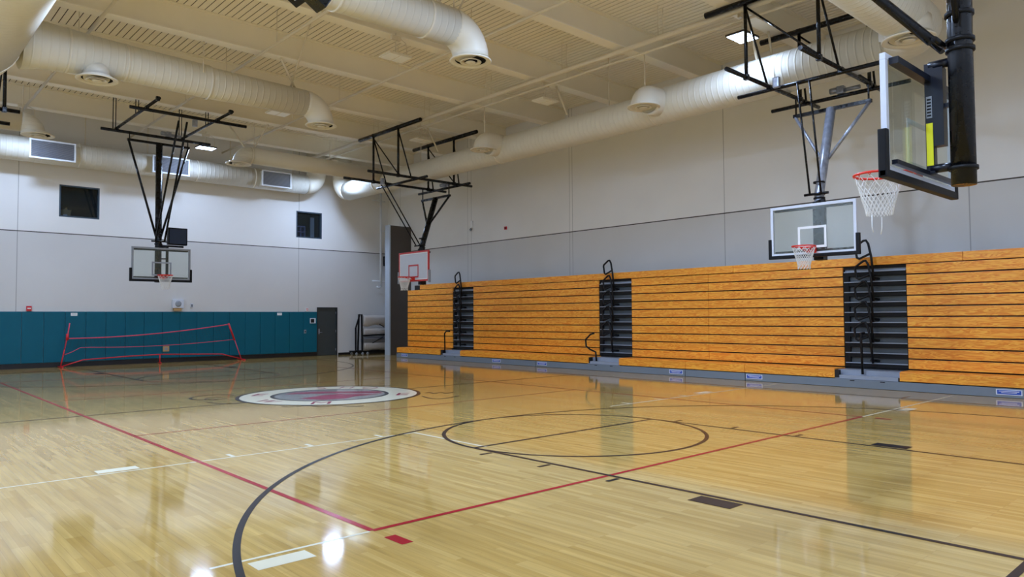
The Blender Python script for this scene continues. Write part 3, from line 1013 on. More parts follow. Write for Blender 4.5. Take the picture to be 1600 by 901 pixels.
def backstop(name, label, loc, rz, P):
    """local x across, local y towards the court, z up; origin on the floor under the board face"""
    t = thing(name, label, 'basketball hoop', loc, rz, group='ceiling hung basketball backstops')
    blk = M['black']
    Z = Matrix.Identity(4)
    if 'fold' in P:      # swing the hanging parts up about the crossbar
        pv = Vector((0, P['mast_top'][1], P['mast_top'][2]))
        Z = Matrix.Translation(pv) @ Matrix.Rotation(P['fold'], 4, 'X') @ Matrix.Translation(-pv)
    fm, fn = M[P.get('frame_mat', 'alu')], M[P.get('face_mat', 'glassb')]
    # ceiling frame
    mb = MB()
    for (a, b, r) in P['frame']:
        mb.tube([a, b], r, 10)
    for c in P.get('clamps', []):
        mb.bevbox((c[0] - 0.05, c[1] - 0.05, c[2] - 0.06), (c[0] + 0.05, c[1] + 0.05, c[2] + 0.06), 0.012)
    mb.build('ceiling_frame', blk, t)
    # mast
    mt_ = P['mast_top']
    r = P.get('mast_r', 0.10)
    mb = MB().tube([(0, -0.38, P.get('mast_bot', 2.86)), (0, -0.38, 4.2), mt_], r, 20)
    ms = mb.xform(Z).build('mast', M[P.get('mast_mat', 'black')], t)
    for z in (3.0, 4.12, 4.21, 4.46):
        MB().lathe([(r + 0.002, -0.018), (r + 0.018, -0.018), (r + 0.018, 0.018), (r + 0.002, 0.018)], (0, -0.38, z), 20).xform(Z).build('mast_clamp', M['blackm'], ms)
    if P.get('sleeve'):
        MB().bevbox((-r - 0.004, -0.38 - r - 0.004, 2.80), (r + 0.004, -0.38 + r + 0.004, 4.05), 0.012).xform(Z).build('mast_sleeve', M['black'], ms)
    # crossbar and v braces
    hw = P['cross_hw']
    MB().bar((-hw, mt_[1], mt_[2]), (hw, mt_[1], mt_[2]), 0.075, 0.075).xform(Z).build('crossbar', blk, t)
    for s in (-1, 1):
        MB().tube([(s * (hw - 0.04), mt_[1], mt_[2] - 0.02), (s * 0.07, -0.38 + (mt_[1] + 0.38) * P['v_z'][1], P['v_z'][0])], 0.036, 10).xform(Z).build('side_brace', M[P.get('vmat', 'black')], t)
        MB().bar((s * (hw - 0.06), mt_[1], mt_[2]), (s * (hw - 0.06), mt_[1] - 0.0, P['hang_z']), 0.03, 0.03).build('pivot_bracket', blk, t)
    # fold braces going forward to the frame
    for s, s2 in P.get('fold_x', ((-0.12, -0.13), (0.12, 0.13))):
        MB().tube([(s, -0.20, 4.2), (s2, P['fold_top'][0], P['fold_top'][1])], P.get('fold_r', 0.028), 8).xform(Z if 'fold' in P else Matrix.Identity(4)).build('fold_brace', blk, t)
    MB().tube([(-0.26, -0.24, 4.2), (0.26, -0.24, 4.2)], 0.028, 8).xform(Z).build('brace_handle', blk, t)
    # hoist
    if P.get('motor'):
        mx_, my_, mz_ = P['motor']
        mb = MB().bevbox((mx_ - 0.08, my_ - 0.07, mz_), (mx_ + 0.08, my_ + 0.07, mz_ + 0.17), 0.02)
        mb.tube([(mx_ + 0.08, my_, mz_ + 0.1), (mx_ + 0.24, my_, mz_ + 0.1)], 0.07, 14)
        mb.tube([(mx_ - 0.08, my_, mz_ + 0.07), (mx_ - 0.42, my_, mz_ + 0.07)], 0.045, 12)
        mb.build('hoist_motor', M['steel'], t)
    if P.get('pulley'):
        px_, py_, pz_ = P['pulley']
        MB().bevbox((px_ - 0.07, py_ - 0.05, pz_ - 0.11), (px_ + 0.07, py_ + 0.05, pz_ + 0.11), 0.03).build('cable_pulley', M['steel'], t)
    # board
    X0, Z0, Z1 = 0.915, 2.90, 3.97
    fw, fd = P.get('fw', 0.055), 0.045
    mb = MB()
    mb.bevbox((-X0, -fd, Z0), (X0, 0.006, Z0 + fw), 0.006); mb.bevbox((-X0, -fd, Z1 - fw), (X0, 0.006, Z1), 0.006)
    mb.bevbox((-X0, -fd, Z0 + fw), (-X0 + fw, 0.006, Z1 - fw), 0.006); mb.bevbox((X0 - fw, -fd, Z0 + fw), (X0, 0.006, Z1 - fw), 0.006)
    bd = mb.xform(Z).build('backboard', fm, t)
    MB().box((-X0 + fw, -0.018, Z0 + fw), (X0 - fw, -0.006, Z1 - fw)).xform(Z).build('board_face', fn, bd)
    if P.get('inner_line'):
        mb = MB(); q = fw + 0.03; w = 0.028
        mb.box((-X0 + fw, -0.004, Z0 + fw), (X0 - fw, 0.002, Z0 + q)); mb.box((-X0 + fw, -0.004, Z1 - q), (X0 - fw, 0.002, Z1 - fw))
        mb.box((-X0 + fw, -0.004, Z0 + q), (-X0 + q, 0.002, Z1 - q)); mb.box((X0 - q, -0.004, Z0 + q), (X0 - fw, 0.002, Z1 - q))
        mb.xform(Z).build('inner_border', M['white'], bd)
    mb = MB(); w = 0.05; tx, tz0, tz1 = 0.305, 3.04, 3.50
    mb.box((-tx, -0.004, tz0), (tx, 0.001, tz0 + w)); mb.box((-tx, -0.004, tz1 - w), (tx, 0.001, tz1))
    mb.box((-tx, -0.004, tz0 + w), (-tx + w, 0.001, tz1 - w)); mb.box((tx - w, -0.004, tz0 + w), (tx, 0.001, tz1 - w))
    mb.xform(Z).build('target_square', M[P.get('target_mat', 'white')], bd)
    # edge padding: along the bottom and up both sides
    pm = M[P.get('pad_mat', 'padb')]
    mb = MB(); pt = 0.055
    if P.get('pad_bottom', True):
        mb.bevbox((-X0 - pt, -fd - 0.012, Z0 - 0.055), (X0 + pt, 0.018, Z0 + 0.02), 0.015)
    ph = P.get('pad_h', 0.38)
    for s in (-1, 1):
        mb.bevbox((s * (X0 - 0.02), -fd - 0.013, Z0 - 0.054), (s * (X0 + pt), 0.019, Z0 + ph), 0.015)
    mb.xform(Z).build('edge_padding', pm, bd)
    # supports behind the board
    mb = MB()
    for sx in P.get('rails', (-0.2,)):
        mb.box((sx - 0.035, -0.15, 2.98), (sx + 0.035, -0.075, 4.05))
    rx = P.get('rails', (-0.2,))[0]
    for zz in (3.03, 4.03):
        mb.tube([(rx, -0.11, zz), (0, -0.30, zz)], 0.042, 10)
    mb.bar((rx, -0.11, 3.62), (0, -0.30, 3.62), 0.05, 0.04)
    if P.get('front_channel'):
        mb.box((-0.055, -0.24, 3.24), (0.055, -0.15, 3.99))
    mb.bar((-0.85, -0.09, 3.90), (0.85, -0.09, 3.90), 0.08, 0.06); mb.bar((-0.85, -0.08, 2.99), (0.85, -0.08, 2.99), 0.05, 0.04)
    mb.xform(Z).build('board_support', M[P.get('support_mat', 'blackm')], t)
    # rim
    mb = MB()
    rr, ry, rz_ = 0.2286, 0.38, 3.05
    mb.tube([(rr * math.cos(2 * PI * k / 40), ry + rr * math.sin(2 * PI * k / 40), rz_) for k in range(40)], 0.0125, 10, closed=True)
    mb.box((-0.09, 0.0, 2.93), (0.09, 0.02, 3.06)); mb.box((-0.09, 0.02, 3.035), (0.09, 0.17, 3.05))
    mb.bar((-0.085, 0.02, 2.95), (-0.14, 0.24, 3.045), 0.012, 0.04); mb.bar((0.085, 0.02, 2.95), (0.14, 0.24, 3.045), 0.012, 0.04)
    for k in range(12):
        a = 2 * PI * k / 12
        mb.tube([(rr * math.cos(a - 0.06), ry + rr * math.sin(a - 0.06), rz_ - 0.01), (0.98 * rr * math.cos(a), ry + 0.98 * rr * math.sin(a), rz_ - 0.028), (rr * math.cos(a + 0.06), ry + rr * math.sin(a + 0.06), rz_ - 0.01)], 0.004, 6)
    rm = mb.xform(Z).build('rim', M['rim'], t)
    nm = net_mesh(0.222, P.get('net_h', 0.45), P.get('cord', 0.006), P.get('torn', False))
    nm.xform(Z @ Matrix.Translation((0, ry, rz_ - 0.02))).build('net', M['net'], rm)
    return t


def side_frame(zl, zu, a0, a1, xb, xt, yb=None):
    """two bars along the swing direction, two cross bars, hung by four posts from two upper rails"""
    b0, b1 = xb          # extents forward of the lower bars (local y)
    c1, c2 = xt          # cross bars
    u1, u2 = 1.12, -1.27
    fr = []
    for a in (a0, a1):
        fr.append(((a, b0, zl), (a, b1, zl), 0.046))
    fr.append(((a0 - 0.8, c1, zl - 0.07), (a1 + 0.75, c1, zl - 0.07), 0.044))
    fr.append(((a0 - 0.75, c2, zl - 0.07), (a1 + 0.8, c2, zl - 0.07), 0.044))
    for u in (u1, u2):
        fr.append(((a0 - 1.3, u, zu), (a1 + 0.95, u, zu), 0.068))
        for a in (a0, a1):
            fr.append(((a, u, zl), (a, u, zu), 0.038))
        fr.append(((a1, u, zu - 0.1), (a0, u, zl + 0.05), 0.022))
    for a in (a0, a1):
        fr.append(((a, u1, zu - 0.1), (a, c1 + 0.1, zl + 0.03), 0.024))
        fr.append(((a, c2 - 0.1, zl + 0.03), (a, u2, zu - 0.2), 0.024))
    cl = [(a, c, zl - 0.03) for a in (a0, a1) for c in (c1, c2)] + [(a, u, zl) for a in (a0, a1) for u in (u1, u2)] + [(a, u, zu) for a in (a0, a1) for u in (u1, u2)]
    return fr, cl


# side backstop on the right, facing the hall
fr, cl = side_frame(6.60, 8.19, -0.74, 0.80, (1.9, -2.2), (0.16, -1.46))
P1 = dict(sleeve=True, frame=fr, clamps=cl, mast_top=(0, -1.05, 6.17), mast_bot=2.80, mast_mat='steel', vmat='steel', cross_hw=0.86, v_z=(5.0, 0.45), hang_z=6.55, fold_top=(0.25, 6.5), fold_r=0.022,  # silver mast: lamp reflections on glossy black are put into its colour
          motor=(-0.05, -1.46, 6.58), pulley=(0.28, 0.85, 6.42), frame_mat='alu', fw=0.06, cord=0.0042)
backstop('basketball_backstop', 'white framed glass hoop hanging in front of the right bleachers', (14.9, 6.97, 0), PI / 2, P1)

# red side backstop in the far corner
fr, cl = side_frame(6.45, 8.1, -0.72, 0.85, (2.3, -2.1), (0.5, -1.4))
P2 = dict(P1); P2.update(frame=fr, clamps=cl, mast_top=(0, -0.98, 5.98), frame_mat='redf', face_mat='boardw', target_mat='redf', inner_line=True, hang_z=6.42, fold_top=(1.3, 6.3), mast_mat='black', vmat='black',
                         pad_mat='greyf', pad_bottom=False, pulley=(-0.1, 1.35, 6.3), motor=(0.0, -1.4, 6.43), cord=0.006)
backstop('basketball_backstop', 'red bordered white backboard hoop in the far right corner', (14.9, 21.45, 0), PI / 2, P2)


# main court backstops
def main_frame(z, up):
    fr = [((-1.75, -0.62, z), (1.72, -0.62, z), 0.05), ((-1.72, 2.6, z), (1.72, 2.6, z), 0.05)]
    for a in (-0.82, 1.25):
        fr.append(((a, -0.75, z + 0.08), (a, 3.75, z + 0.08), 0.045))
    for a in (-0.82, 1.25):
        for b in up:
            fr.append(((a, b, z + 0.05), (a, b, up[b]), 0.014)); fr.append(((a + 0.08, b, z + 0.05), (a + 0.08, b, up[b]), 0.014))
    cl = [(a, b, z + 0.05) for a in (-0.82, 1.25) for b in (-0.62, 2.6)] + [(a, 3.6, z + 0.1) for a in (-0.82, 1.25)]
    return fr, cl


fr, cl = main_frame(7.78, {-1.26 + 0.5: 8.9, 1.76: 8.25})
P3 = dict(sleeve=False, frame=fr, clamps=cl, mast_top=(0, -0.42, 7.5), mast_bot=2.84, cross_hw=0.98, v_z=(4.35, 0.04), hang_z=7.78, fold_top=(2.62, 7.6), fold_x=((-0.14, 0.12), (0.14, 0.36)), fold_r=0.032,
          motor=(-0.35, -0.62, 7.83), pulley=(-0.12, 2.6, 7.62), frame_mat='greyf', target_mat='greyf', support_mat='blackm', fw=0.06, cord=0.005, mast_r=0.105)
b3 = backstop('basketball_backstop', 'grey framed glass hoop hanging before the end wall on the left', (7.70, 25.5, 0), PI, P3)
P4 = dict(P3); P4.update(frame_mat='alu', target_mat='white', support_mat='navy', cord=0.0035, torn=True, net_h=0.47, rails=(0.0,), fold_x=((-0.2, -0.25), (0.14, 0.2)), fold_r=0.045, front_channel=True)
b4 = backstop('basketball_backstop', 'nearest hoop at the right, glass board seen from behind with thick black mast', (7.70, 2.52, 0), 0, P4)
# stickers on the back of the near hoop
MB().box((-0.041, -0.142, 3.06), (-0.037, -0.083, 3.47)).build('warning_sticker', M['yellow'], b4)
lbl = MB().box((-0.041, -0.138, 3.52), (-0.037, -0.088, 3.73)).build('maker_label', M['greyf'], b4)
mb = MB()
for k in range(6):
    z = 3.535 + k * 0.031
    mb.box((-0.0425, -0.131, z), (-0.0412, -0.095, z + 0.017))
mb.build('label_print', M['void'], lbl)

# folded left side backstop and the frame of the next one
fr, cl = side_frame(6.60, 8.19, -0.74, 0.80, (1.9, -2.2), (0.16, -1.46))
P5 = dict(P1); P5.update(fold=math.radians(58.4), frame=fr, clamps=cl, mast_top=(0, -1.05, 6.17), mast_mat='black', vmat='black', motor=None, pulley=None, frame_mat='alu')
backstop('basketball_backstop', 'folded up hoop of which only padded board corners show at the top edge', (1.55, 6.97, 0), -PI / 2, P5)
fr, cl = side_frame(6.45, 8.1, -0.6, 0.8, (1.42, -2.1), (0.5, -1.4))
fr = [f for f in fr]
P6 = dict(P2); P6.update(frame=fr, clamps=cl, motor=None, pulley=None, fold=math.radians(-50))
backstop('basketball_backstop', 'black pipe frame of a backstop cut off by the left edge', (1.5, 20.9, 0), -PI / 2, P6)

# shot clock on the far mast
t = thing('shot_clock', 'dark square display box clamped to the mast of the far left hoop', 'clock', (8.30, 25.9, 4.12))
MB().bevbox((-0.31, -0.10, 0.0), (0.31, 0.08, 0.58), 0.02).build('clock_case', M['padb'], t)
MB().box((-0.27, -0.106, 0.04), (0.27, -0.101, 0.54)).build('display_face', M['clockf'], t)
MB().bar((-0.55, -0.02, -0.05), (0.2, -0.02, -0.05), 0.08, 0.06).build('mounting_arm', M['blackm'], t)

# ================================================================== BLEACHERS
bl = thing('bleachers', 'closed orange wooden bleachers with three black stair aisles along the right wall', 'bleachers', (XR, 14.0, 0))
XF, XK = 17.40, 16.80
YN, YF = 2.6, 25.46
AIS = [(6.02, 7.42), (13.69, 14.98), (21.14, 22.40)]     # aisles
OY = 14.0


def W2L(x, y, z):
    return (x - XR, y - OY, z)


def lbox(mb, a, b, bev=0.0):
    if bev:
        return mb.bevbox(W2L(*a), W2L(*b), bev)
    return mb.box(W2L(*a), W2L(*b))


secs = [(YN, AIS[0][0]), (AIS[0][1], 11.06), (11.07, AIS[1][0]), (AIS[1][1], 18.50), (18.51, AIS[2][0]), (AIS[2][1], YF)]
TH, NT, ZT0 = 0.2345, 10, 0.425
for i in range(NT):
    z = ZT0 + i * TH
    for (a, b) in secs:
        mb = MB()
        lbox(mb, (XF, a, z + 0.012), (XF + 0.05, b, z + TH - 0.016), 0.006)
        mb.build('seat_board', M['wood'], bl)
# seat deck behind the boards + dark body
mb = MB()
for (a, b) in ((YN, AIS[0][0]), (AIS[0][1], AIS[1][0]), (AIS[1][1], AIS[2][0]), (AIS[2][1], YF)):
    lbox(mb, (XF + 0.05, a, 0.2), (XR - 0.03, b, 2.74))
for (a, b) in AIS:
    lbox(mb, (XF + 0.55, a, 0.2), (XR - 0.03, b, 2.74))
lbox(mb, (XF + 0.05, YN, 0.02), (XR - 0.03, 25.3, 0.41))
for (a, b) in ((YN, 6.0), (7.40, 13.72), (14.9, 21.2), (22.42, 25.3)):
    lbox(mb, (XK + 0.05, a, 0.02), (XF + 0.05, b, 0.38))
lbox(mb, (XF + 0.10, 24.62, 2.745), (XR - 0.05, 25.1, 2.95))
mb.build('under_structure', M['dark'], bl)
lbox_top = MB(); lbox(lbox_top, (XF + 0.052, YN, 2.70), (XF + 0.09, 24.6, 2.955)); lbox_top.build('top_backing', M['void'], bl)
# top rail boards
for (a, b) in ((YN, 4.9), (4.91, 10.3), (10.31, 15.9), (15.91, 19.5), (19.51, 24.6)):
    mb = MB(); lbox(mb, (XF + 0.01, a, 2.775), (XF + 0.05, b, 2.965), 0.006)
    mb.build('top_rail_board', M['wood'], bl)
# first row boards and kickboards
fr_secs = [(YN, 6.0), (7.40, 9.66), (9.67, 11.42), (11.43, 13.72), (14.9, 17.2), (17.21, 18.95), (18.96, 21.2), (22.42, 24.1), (24.11, 25.37)]
for (a, b) in fr_secs:
    mb = MB(); lbox(mb, (XK, a, 0.205), (XK + 0.05, b, 0.395), 0.006)
    lbox(mb, (XK + 0.05, a, 0.385), (XF - 0.02, b, 0.41))
    mb.build('front_seat_board', M['wood'], bl)
for (a, b) in ((YN, 9.64), (9.66, 11.42), (11.44, 17.2), (17.22, 18.95), (18.97, 25.37)):
    mb = MB(); lbox(mb, (XK - 0.01, a, 0.005), (XK + 0.03, b, 0.185), 0.004)
    mb.build('kickboard', M['kick'], bl)
for y in (4.0, 9.40, 11.72, 16.9, 19.15, 24.8):
    w = 0.22
    mb = MB(); lbox(mb, (XK - 0.014, y - w, 0.055), (XK - 0.011, y + w, 0.165))
    s = mb.build('warning_label', M['alu'], bl)
    mb = MB(); lbox(mb, (XK - 0.016, y - w + 0.02, 0.07), (XK - 0.0145, y + w - 0.02, 0.15))
    mb.build('label_field', M['blue'], s)
    mb = MB(); lbox(mb, (XK - 0.018, y - w + 0.05, 0.122), (XK - 0.0165, y + w - 0.05, 0.132)); lbox(mb, (XK - 0.018, y - w + 0.09, 0.095), (XK - 0.0165, y + w - 0.09, 0.104))
    mb.build('label_print', M['white'], s)
mb = MB()
for y in (6.35, 7.0, 14.0, 14.6, 21.5, 22.1, 25.3):
    lbox(mb, (XK - 0.013, y - 0.05, 0.15), (XK - 0.010, y + 0.05, 0.168))
mb.build('latch_slot', M['void'], bl)
# aisles
for ai, (a, b) in enumerate(AIS):
    st = MB()
    lbox(st, (XK + 0.02, a + 0.02, 0.19), (XK + 0.22, b + (-0.02), 0.27)); lbox(st, (XK + 0.20, a + 0.02, 0.27), (XK + 0.6, b - 0.02, 0.385))
    ast = st.build('entry_step', M['tread'], bl)
    mb = MB()
    lbox(mb, (XK + 0.012, b - 0.12, 0.21), (XK + 0.10, b - 0.02, 0.38)); mb.build('step_bumper', M['dark'], ast)
    for i in range(NT):
        z = ZT0 + i * TH
        # step of the tier: dark gap below, grey riser, pale nosing
        mb = MB(); lbox(mb, (XF + 0.10, a + 0.01, z + 0.10), (XF + 0.54, b - 0.01, z + 0.225))
        stp = mb.build('aisle_step', M['riser'] if i < NT - 1 else M['tread'], bl)
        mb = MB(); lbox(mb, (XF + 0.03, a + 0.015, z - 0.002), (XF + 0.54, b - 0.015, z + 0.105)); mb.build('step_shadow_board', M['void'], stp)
        mb = MB(); lbox(mb, (XF + 0.015, a + 0.02, z + 0.088), (XF + 0.11, b - 0.02, z + 0.108)); mb.build('step_nosing', M['tread'], stp)
    mb = MB(); lbox(mb, (XF + 0.02, b - 0.13, ZT0), (XF + 0.30, b - 0.005, 2.62))
    mb.build('aisle_side_panel', M['void'], bl)
    mb = MB(); lbox(mb, (XF + 0.02, a + 0.005, ZT0), (XF + 0.08, a + 0.02, 2.62))
    mb.build('aisle_side_panel', M['void'], bl)
    # handrails: looped black tubes, stacked one per second tier, plus the folded front one
    yc = (a + b) / 2
    top = 3.36
    for j in range(5):
        z0 = top - j * 0.47
        yj = yc + 0.02 + j * 0.01
        xx = XF - 0.10 - j * 0.012
        sp_ = 0.24
        # loop leaning to the far side, on a post that reaches down two tiers
        pts = [(xx + 0.03, yj - 0.05, z0 - 0.95), (xx, yj - 0.02, z0 - 0.42), (xx, yj + 0.04, z0 - 0.10), (xx, yj + 0.09, z0 - 0.015), (xx, yj + 0.15, z0 - 0.02),
               (xx, yj + 0.32, z0 - 0.14), (xx, yj + 0.335, z0 - 0.19), (xx, yj + 0.30, z0 - 0.40), (xx, yj + 0.25, z0 - 0.43), (xx, yj + 0.01, z0 - 0.33)]
        MB().tube([W2L(*p_) for p_ in pts], 0.027, 10).build('handrail', M['blackm'], bl)
        MB().tube([W2L(xx + 0.01, yj - 0.02, z0 - 0.88), W2L(XF + 0.12, yj - 0.10, z0 - 0.9)], 0.03, 8).build('rail_socket', M['blackm'], bl)
    if ai == 0:
        pts = [(XK + 0.12, yc + 0.10, 0.30), (XK + 0.12, yc + 0.12, 1.12), (XK + 0.14, yc + 0.12, 1.22), (XK + 0.3, yc + 0.12, 1.22)]
    elif ai == 1:
        pts = [(XK + 0.12, yc + 0.35, 0.27), (XK + 0.12, yc + 0.38, 0.55), (XK + 0.14, yc + 0.62, 0.62), (XK + 0.14, yc + 0.78, 0.72), (XK + 0.14, yc + 0.80, 0.92), (XK + 0.16, yc + 0.62, 1.08), (XK + 0.2, yc + 0.50, 1.12)]
    else:
        pts = [(XK + 0.12, yc + 0.50, 0.27), (XK + 0.12, yc + 0.52, 1.02), (XK + 0.14, yc + 0.44, 1.10), (XK + 0.16, yc + 0.25, 1.10)]
    MB().tube([W2L(*p_) for p_ in pts], 0.027, 10).build('front_handrail', M['blackm'], bl)

# ================================================================== END WALL PADS
pz0, pz1 = 0.17, 1.895
xs_ = [15.04 - 0.628 * k for k in range(24)]
tmpl = None
for k in range(23):
    x1, x0 = xs_[k], xs_[k + 1]
    if x1 < 1.0:
        break
    if tmpl is None:
        tmpl = MB().bevbox((0.004, -0.05, 0), (0.624, 0.0, pz1 - pz0), 0.014).build('wall_pad', M['pad'], None, (x0, YE, pz0))
        o = tmpl
    else:
        o = tmpl.copy(); COL.objects.link(o); o.location = (x0, YE, pz0)
    tag(o, 'teal vinyl wall pad in the row along the end wall', 'wall pad', 'teal wall pads')
struct(MB().box((0.5, YE - 0.03, 0), (DR[0], YE, 0.165)).build('baseboard_pads', M['base']))

# things on the end wall
def small(name, label, cat, loc):
    return thing(name, label, cat, loc)


t = small('wall_speaker', 'white square wall speaker above the pads under the far hoop', 'speaker', (9.30, YE, 1.93))
MB().bevbox((-0.2, -0.12, 0.10), (0.2, 0, 0.42), 0.012).build('speaker_case', M['alu'], t)
MB().lathe([(0.001, -0.13), (0.05, -0.128), (0.105, -0.135), (0.115, -0.12)], (0, 0, 0.26), 24, 'Y').build('speaker_cone', M['greyf'], t)
MB().box((-0.15, -0.10, 0.0), (0.12, 0, 0.10)).build('speaker_bracket', M['tan'], t)
t = small('wall_button', 'small grey oval switch right of the white wall speaker', 'switch', (9.83, YE, 2.13))
MB().bevbox((-0.05, -0.02, -0.08), (0.05, 0, 0.08), 0.015).build('switch_plate', M['alu'], t)
MB().bevbox((-0.015, -0.03, -0.05), (0.015, -0.02, 0.05), 0.004).build('switch_toggle', M['dark'], t)
t = small('fire_strobe', 'red and white fire strobe above the pads at the left', 'alarm', (4.56, YE, 1.96))
MB().bevbox((-0.075, -0.07, -0.05), (0.075, 0, 0.12), 0.012).build('strobe_base', M['red'], t)
MB().bevbox((-0.05, -0.09, 0.02), (0.05, -0.07, 0.06), 0.008).build('strobe_lens', M['white'], t)
t = small('fire_strobe', 'small red and white strobe above the pads next to the door', 'alarm', (14.57, YE, 1.93))
MB().bevbox((-0.06, -0.06, -0.02), (0.06, 0, 0.13), 0.01).build('strobe_base', M['white'], t)
mb = MB(); mb.box((-0.05, -0.065, 0.02), (0.05, -0.06, 0.045)); mb.box((-0.05, -0.065, 0.08), (0.05, -0.06, 0.105)); mb.build('strobe_stripe', M['red'], t)
for (x, lab) in ((5.88, 'white paper notice on the pads at the left'), (13.34, 'white paper notice on the pads near the door')):
    t = small('paper_notice', lab, 'notice', (x, YE - 0.052, 1.80))
    MB().box((-0.10, -0.004, -0.05), (0.10, 0, 0.05)).build('paper', M['white'], t)
    mb = MB(); mb.box((-0.075, -0.006, 0.0), (0.075, -0.0045, 0.018)); mb.build('print_line', M['greyf'], t)
t = small('control_panel', 'white framed black control panel on the pads beside the door', 'control panel', (14.83, YE - 0.05, 1.50))
MB().bevbox((-0.13, -0.03, -0.10), (0.13, 0, 0.12), 0.008).build('panel_plate', M['alu'], t)
MB().box((-0.10, -0.034, -0.07), (0.06, -0.031, 0.09)).build('panel_screen', M['void'], t)
t = small('wall_outlet', 'small grey key box on the pads left of the door', 'outlet', (14.48, YE - 0.05, 1.05))
MB().bevbox((-0.045, -0.03, -0.07), (0.045, 0, 0.08), 0.01).build('outlet_plate', M['greyf'], t)
MB().box((-0.02, -0.034, -0.03), (0.02, -0.031, 0.04)).build('outlet_socket', M['void'], t)
t = small('wall_outlet', 'pale square outlet cover set in the pads behind the red net', 'outlet', (8.90, YE - 0.05, 0.50))
MB().bevbox((-0.11, -0.02, -0.09), (0.11, 0, 0.11), 0.008).build('outlet_plate', M['tan'], t)
MB().box((-0.05, -0.024, -0.04), (0.05, -0.021, 0.06)).build('outlet_socket', M['greyf'], t)

# things on the right wall
t = small('wall_sensor', 'white oval device high on the right wall above the bleachers', 'sensor', (XR, 22.72, 5.15))
MB().bevbox((-0.05, -0.07, 0.08), (0, 0.07, 0.36), 0.03).build('sensor_case', M['white'], t)
MB().tube([(-0.03, 0.02, 0.04), (-0.08, 0.05, -0.02)], 0.045, 12).build('sensor_head', M['greyf'], t)
t = small('fire_strobe', 'small dark red fire strobe on the right wall', 'alarm', (XR, 20.68, 5.02))
MB().bevbox((-0.05, -0.06, -0.05), (0, 0.06, 0.07), 0.01).build('strobe_base', M['red'], t)
MB().bevbox((-0.07, -0.05, -0.03), (-0.05, 0.01, 0.04), 0.006).build('strobe_lens', M['void'], t)
t = small('exit_speaker', 'dark box loudspeaker fixed to the end wall behind the corner partition', 'speaker', (18.42, YE - 0.25, 4.0))
MB().bevbox((-0.12, -0.12, 0.0), (0.10, 0.12, 0.45), 0.015).build('speaker_case', M['padb'], t)
MB().box((-0.02, 0.12, 0.2), (0.02, 0.25, 0.26)).build('speaker_bracket', M['blackm'], t)

# ================================================================== PORTABLE NET
t = thing('badminton_net', 'red portable badminton net frame standing against the teal pads', 'sports net', (8.4, 28.42, 0))
YN_ = 28.42


def NL(x, z, dy=0.0):
    return (x - 8.4, dy, z)


MB().tube([NL(5.42, 0.02), NL(5.53, 0.62)], 0.022, 8).build('left_post', M['red'], t)
MB().tube([NL(5.53, 0.62), NL(5.60, 1.0), NL(5.67, 1.5)], 0.020, 8).build('post_extension', M['pink'], t)
MB().tube([NL(5.60, 0.92), NL(5.61, 1.14)], 0.045, 8).build('post_sleeve', M['red'], t)
MB().tube([NL(11.58, 0.02), NL(11.30, 0.80)], 0.018, 8).build('right_post', M['pink'], t)
MB().tube([NL(11.30, 0.78), NL(11.06, 1.44)], 0.036, 8).build('right_sleeve', M['red'], t)
MB().tube([NL(5.42, 0.03), NL(6.09, 0.24), NL(7.6, 0.31), NL(8.6, 0.33), NL(10.8, 0.26), NL(11.55, 0.05)], 0.020, 8).build('base_bar', M['red'], t)
MB().tube([NL(8.56, 0.03), NL(8.56, 0.32)], 0.022, 8).build('centre_foot', M['red'], t)
MB().tube([NL(8.56, 0.03, -0.15), NL(8.56, 0.03, 0.15)], 0.022, 8).build('foot_bar', M['red'], t)
for x in (5.42, 11.58):
    MB().tube([NL(x, 0.025, -0.35), NL(x, 0.025, 0.35)], 0.024, 8).build('end_foot', M['red'], t)


def tape(n, a, c, b):    # gentle sag
    return [NL(x_, z_) for x_, z_ in [((1 - s_) ** 2 * a[0] + 2 * s_ * (1 - s_) * c[0] + s_ ** 2 * b[0], (1 - s_) ** 2 * a[1] + 2 * s_ * (1 - s_) * c[1] + s_ ** 2 * b[1]) for s_ in [k / n for k in range(n + 1)]]]


tp = tape(24, (5.62, 0.98), (8.1, 0.96), (11.06, 1.40))
bt = [NL(5.53, 0.66), NL(6.05, 0.86)] + tape(22, (6.1, 0.865), (8.3, 0.62), (11.27, 0.81))[1:]
bt = [NL(5.50, 0.42), NL(5.75, 0.52), NL(6.0, 0.66)] + tape(22, (6.1, 0.67), (8.4, 0.56), (11.27, 0.81))[1:]
MB().tube(tp, 0.020, 6).build('top_tape', M['pink'], t)
MB().tube(bt, 0.011, 6).build('bottom_tape', M['pink'], t)
nt_ = MB()
for k in range(0, 46):
    s_ = k / 45
    i0 = min(len(tp) - 2, int(s_ * (len(tp) - 1))); f0 = s_ * (len(tp) - 1) - i0
    i1 = min(len(bt) - 2, int(s_ * (len(bt) - 1))); f1 = s_ * (len(bt) - 1) - i1
    a = Vector(tp[i0]).lerp(Vector(tp[i0 + 1]), f0); b = Vector(bt[i1]).lerp(Vector(bt[i1 + 1]), f1)
    nt_.tube([a, b], 0.0018, 4, False)
for r_ in range(1, 7):
    nt_.tube([Vector(tp[int(round(k / 20 * (len(tp) - 1)))]).lerp(Vector(bt[int(round(k / 20 * (len(bt) - 1)))]), r_ / 7) for k in range(21)], 0.0018, 4, False)
nt_.build('net_mesh', M['dark'], t)

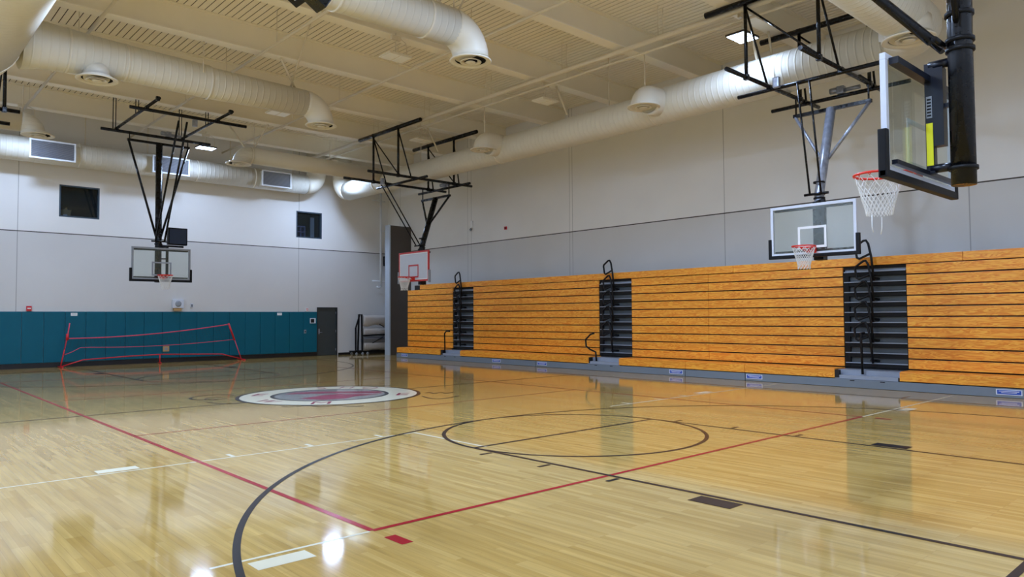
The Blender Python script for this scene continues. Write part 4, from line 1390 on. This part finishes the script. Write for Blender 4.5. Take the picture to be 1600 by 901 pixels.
# ================================================================== COVER STORAGE RACK
t = thing('cover_rack', 'black wheeled rack with rolled grey vinyl floor covers behind the corner partition', 'rack', (17.3, 28.15, 0))
for s_, y_ in ((0, -0.16), (1, 0.22)):
    MB().bar((-0.55, y_, 0.12), (-0.55, y_ * 0.6, 1.78), 0.06, 0.06).build('upright', M['blackm'], t)
    MB().bar((0.95, y_, 0.12), (0.95, y_ * 0.6, 1.78), 0.06, 0.06).build('upright', M['blackm'], t)
MB().bar((-0.78, 0.0, 0.10), (-0.78, 0.01, 1.2), 0.06, 0.05).build('side_leg', M['blackm'], t)
MB().bar((-0.78, 0.0, 1.2), (-0.58, 0.0, 1.78), 0.05, 0.05).build('side_leg', M['blackm'], t)
mb = MB(); mb.bar((-0.9, -0.2, 0.16), (1.1, -0.2, 0.16), 0.08, 0.06); mb.bar((-0.9, 0.25, 0.16), (1.1, 0.25, 0.16), 0.08, 0.06)
mb.bar((-0.85, -0.3, 0.16), (-0.85, 0.35, 0.16), 0.1, 0.06); mb.build('base_frame', M['blackm'], t)
mb = MB(); mb.bar((-0.55, -0.18, 0.84), (1.0, -0.18, 0.88), 0.05, 0.07); mb.tube([(-0.05, -0.2, 0.52), (0.5, -0.2, 0.78)], 0.02, 6); mb.tube([(0.3, -0.2, 1.34), (0.55, -0.2, 1.2)], 0.02, 6); mb.build('cross_rail', M['blackm'], t)


def roll(z, r, sag, mat, x0=-0.45, x1=0.95):
    mb = MB()
    n = 14; seg = 20; base = 0
    for i in range(n + 1):
        x = x0 + (x1 - x0) * i / n
        for k in range(seg):
            a = 2 * PI * k / seg
            rr = r * (1 + 0.04 * math.sin(3 * a + i * 0.5))
            zz = z + rr * math.sin(a)
            if math.sin(a) < -0.2:
                zz -= sag * (0.85 + 0.15 * math.sin(i * 0.7))
            mb.v.append((x, 0.0 + rr * math.cos(a), zz))
    for i in range(n):
        for k in range(seg):
            k2 = (k + 1) % seg
            mb.f.append((i * seg + k, i * seg + k2, (i + 1) * seg + k2, (i + 1) * seg + k)); mb.sm.append(True)
    mb.f.append(tuple(range(seg))); mb.sm.append(False)
    mb.f.append(tuple(n * seg + k for k in range(seg))); mb.sm.append(False)
    return mb


roll(1.60, 0.14, 0.22, 'tarp').build('rolled_cover', M['tarp'], t)
roll(1.03, 0.15, 0.08, 'tarp').build('rolled_cover', M['tarp'], t)
roll(0.66, 0.13, 0.10, 'tarp').build('rolled_cover', M['tarpd'], t)
roll(0.42, 0.16, 0.08, 'tarp').build('rolled_cover', M['tarp'], t)
for (x_, y_) in ((-0.88, -0.25), (-0.6, -0.28), (-0.35, -0.28), (1.0, -0.25), (-0.8, 0.3), (1.0, 0.3)):
    mb = MB(); mb.lathe([(0.02, -0.02), (0.058, -0.02), (0.062, 0), (0.058, 0.02), (0.02, 0.02)], (x_, y_, 0.063), 16, 'Y')
    mb.box((x_ - 0.02, y_ - 0.03, 0.08), (x_ + 0.02, y_ + 0.03, 0.13))
    mb.build('caster', M['greyf'], t)
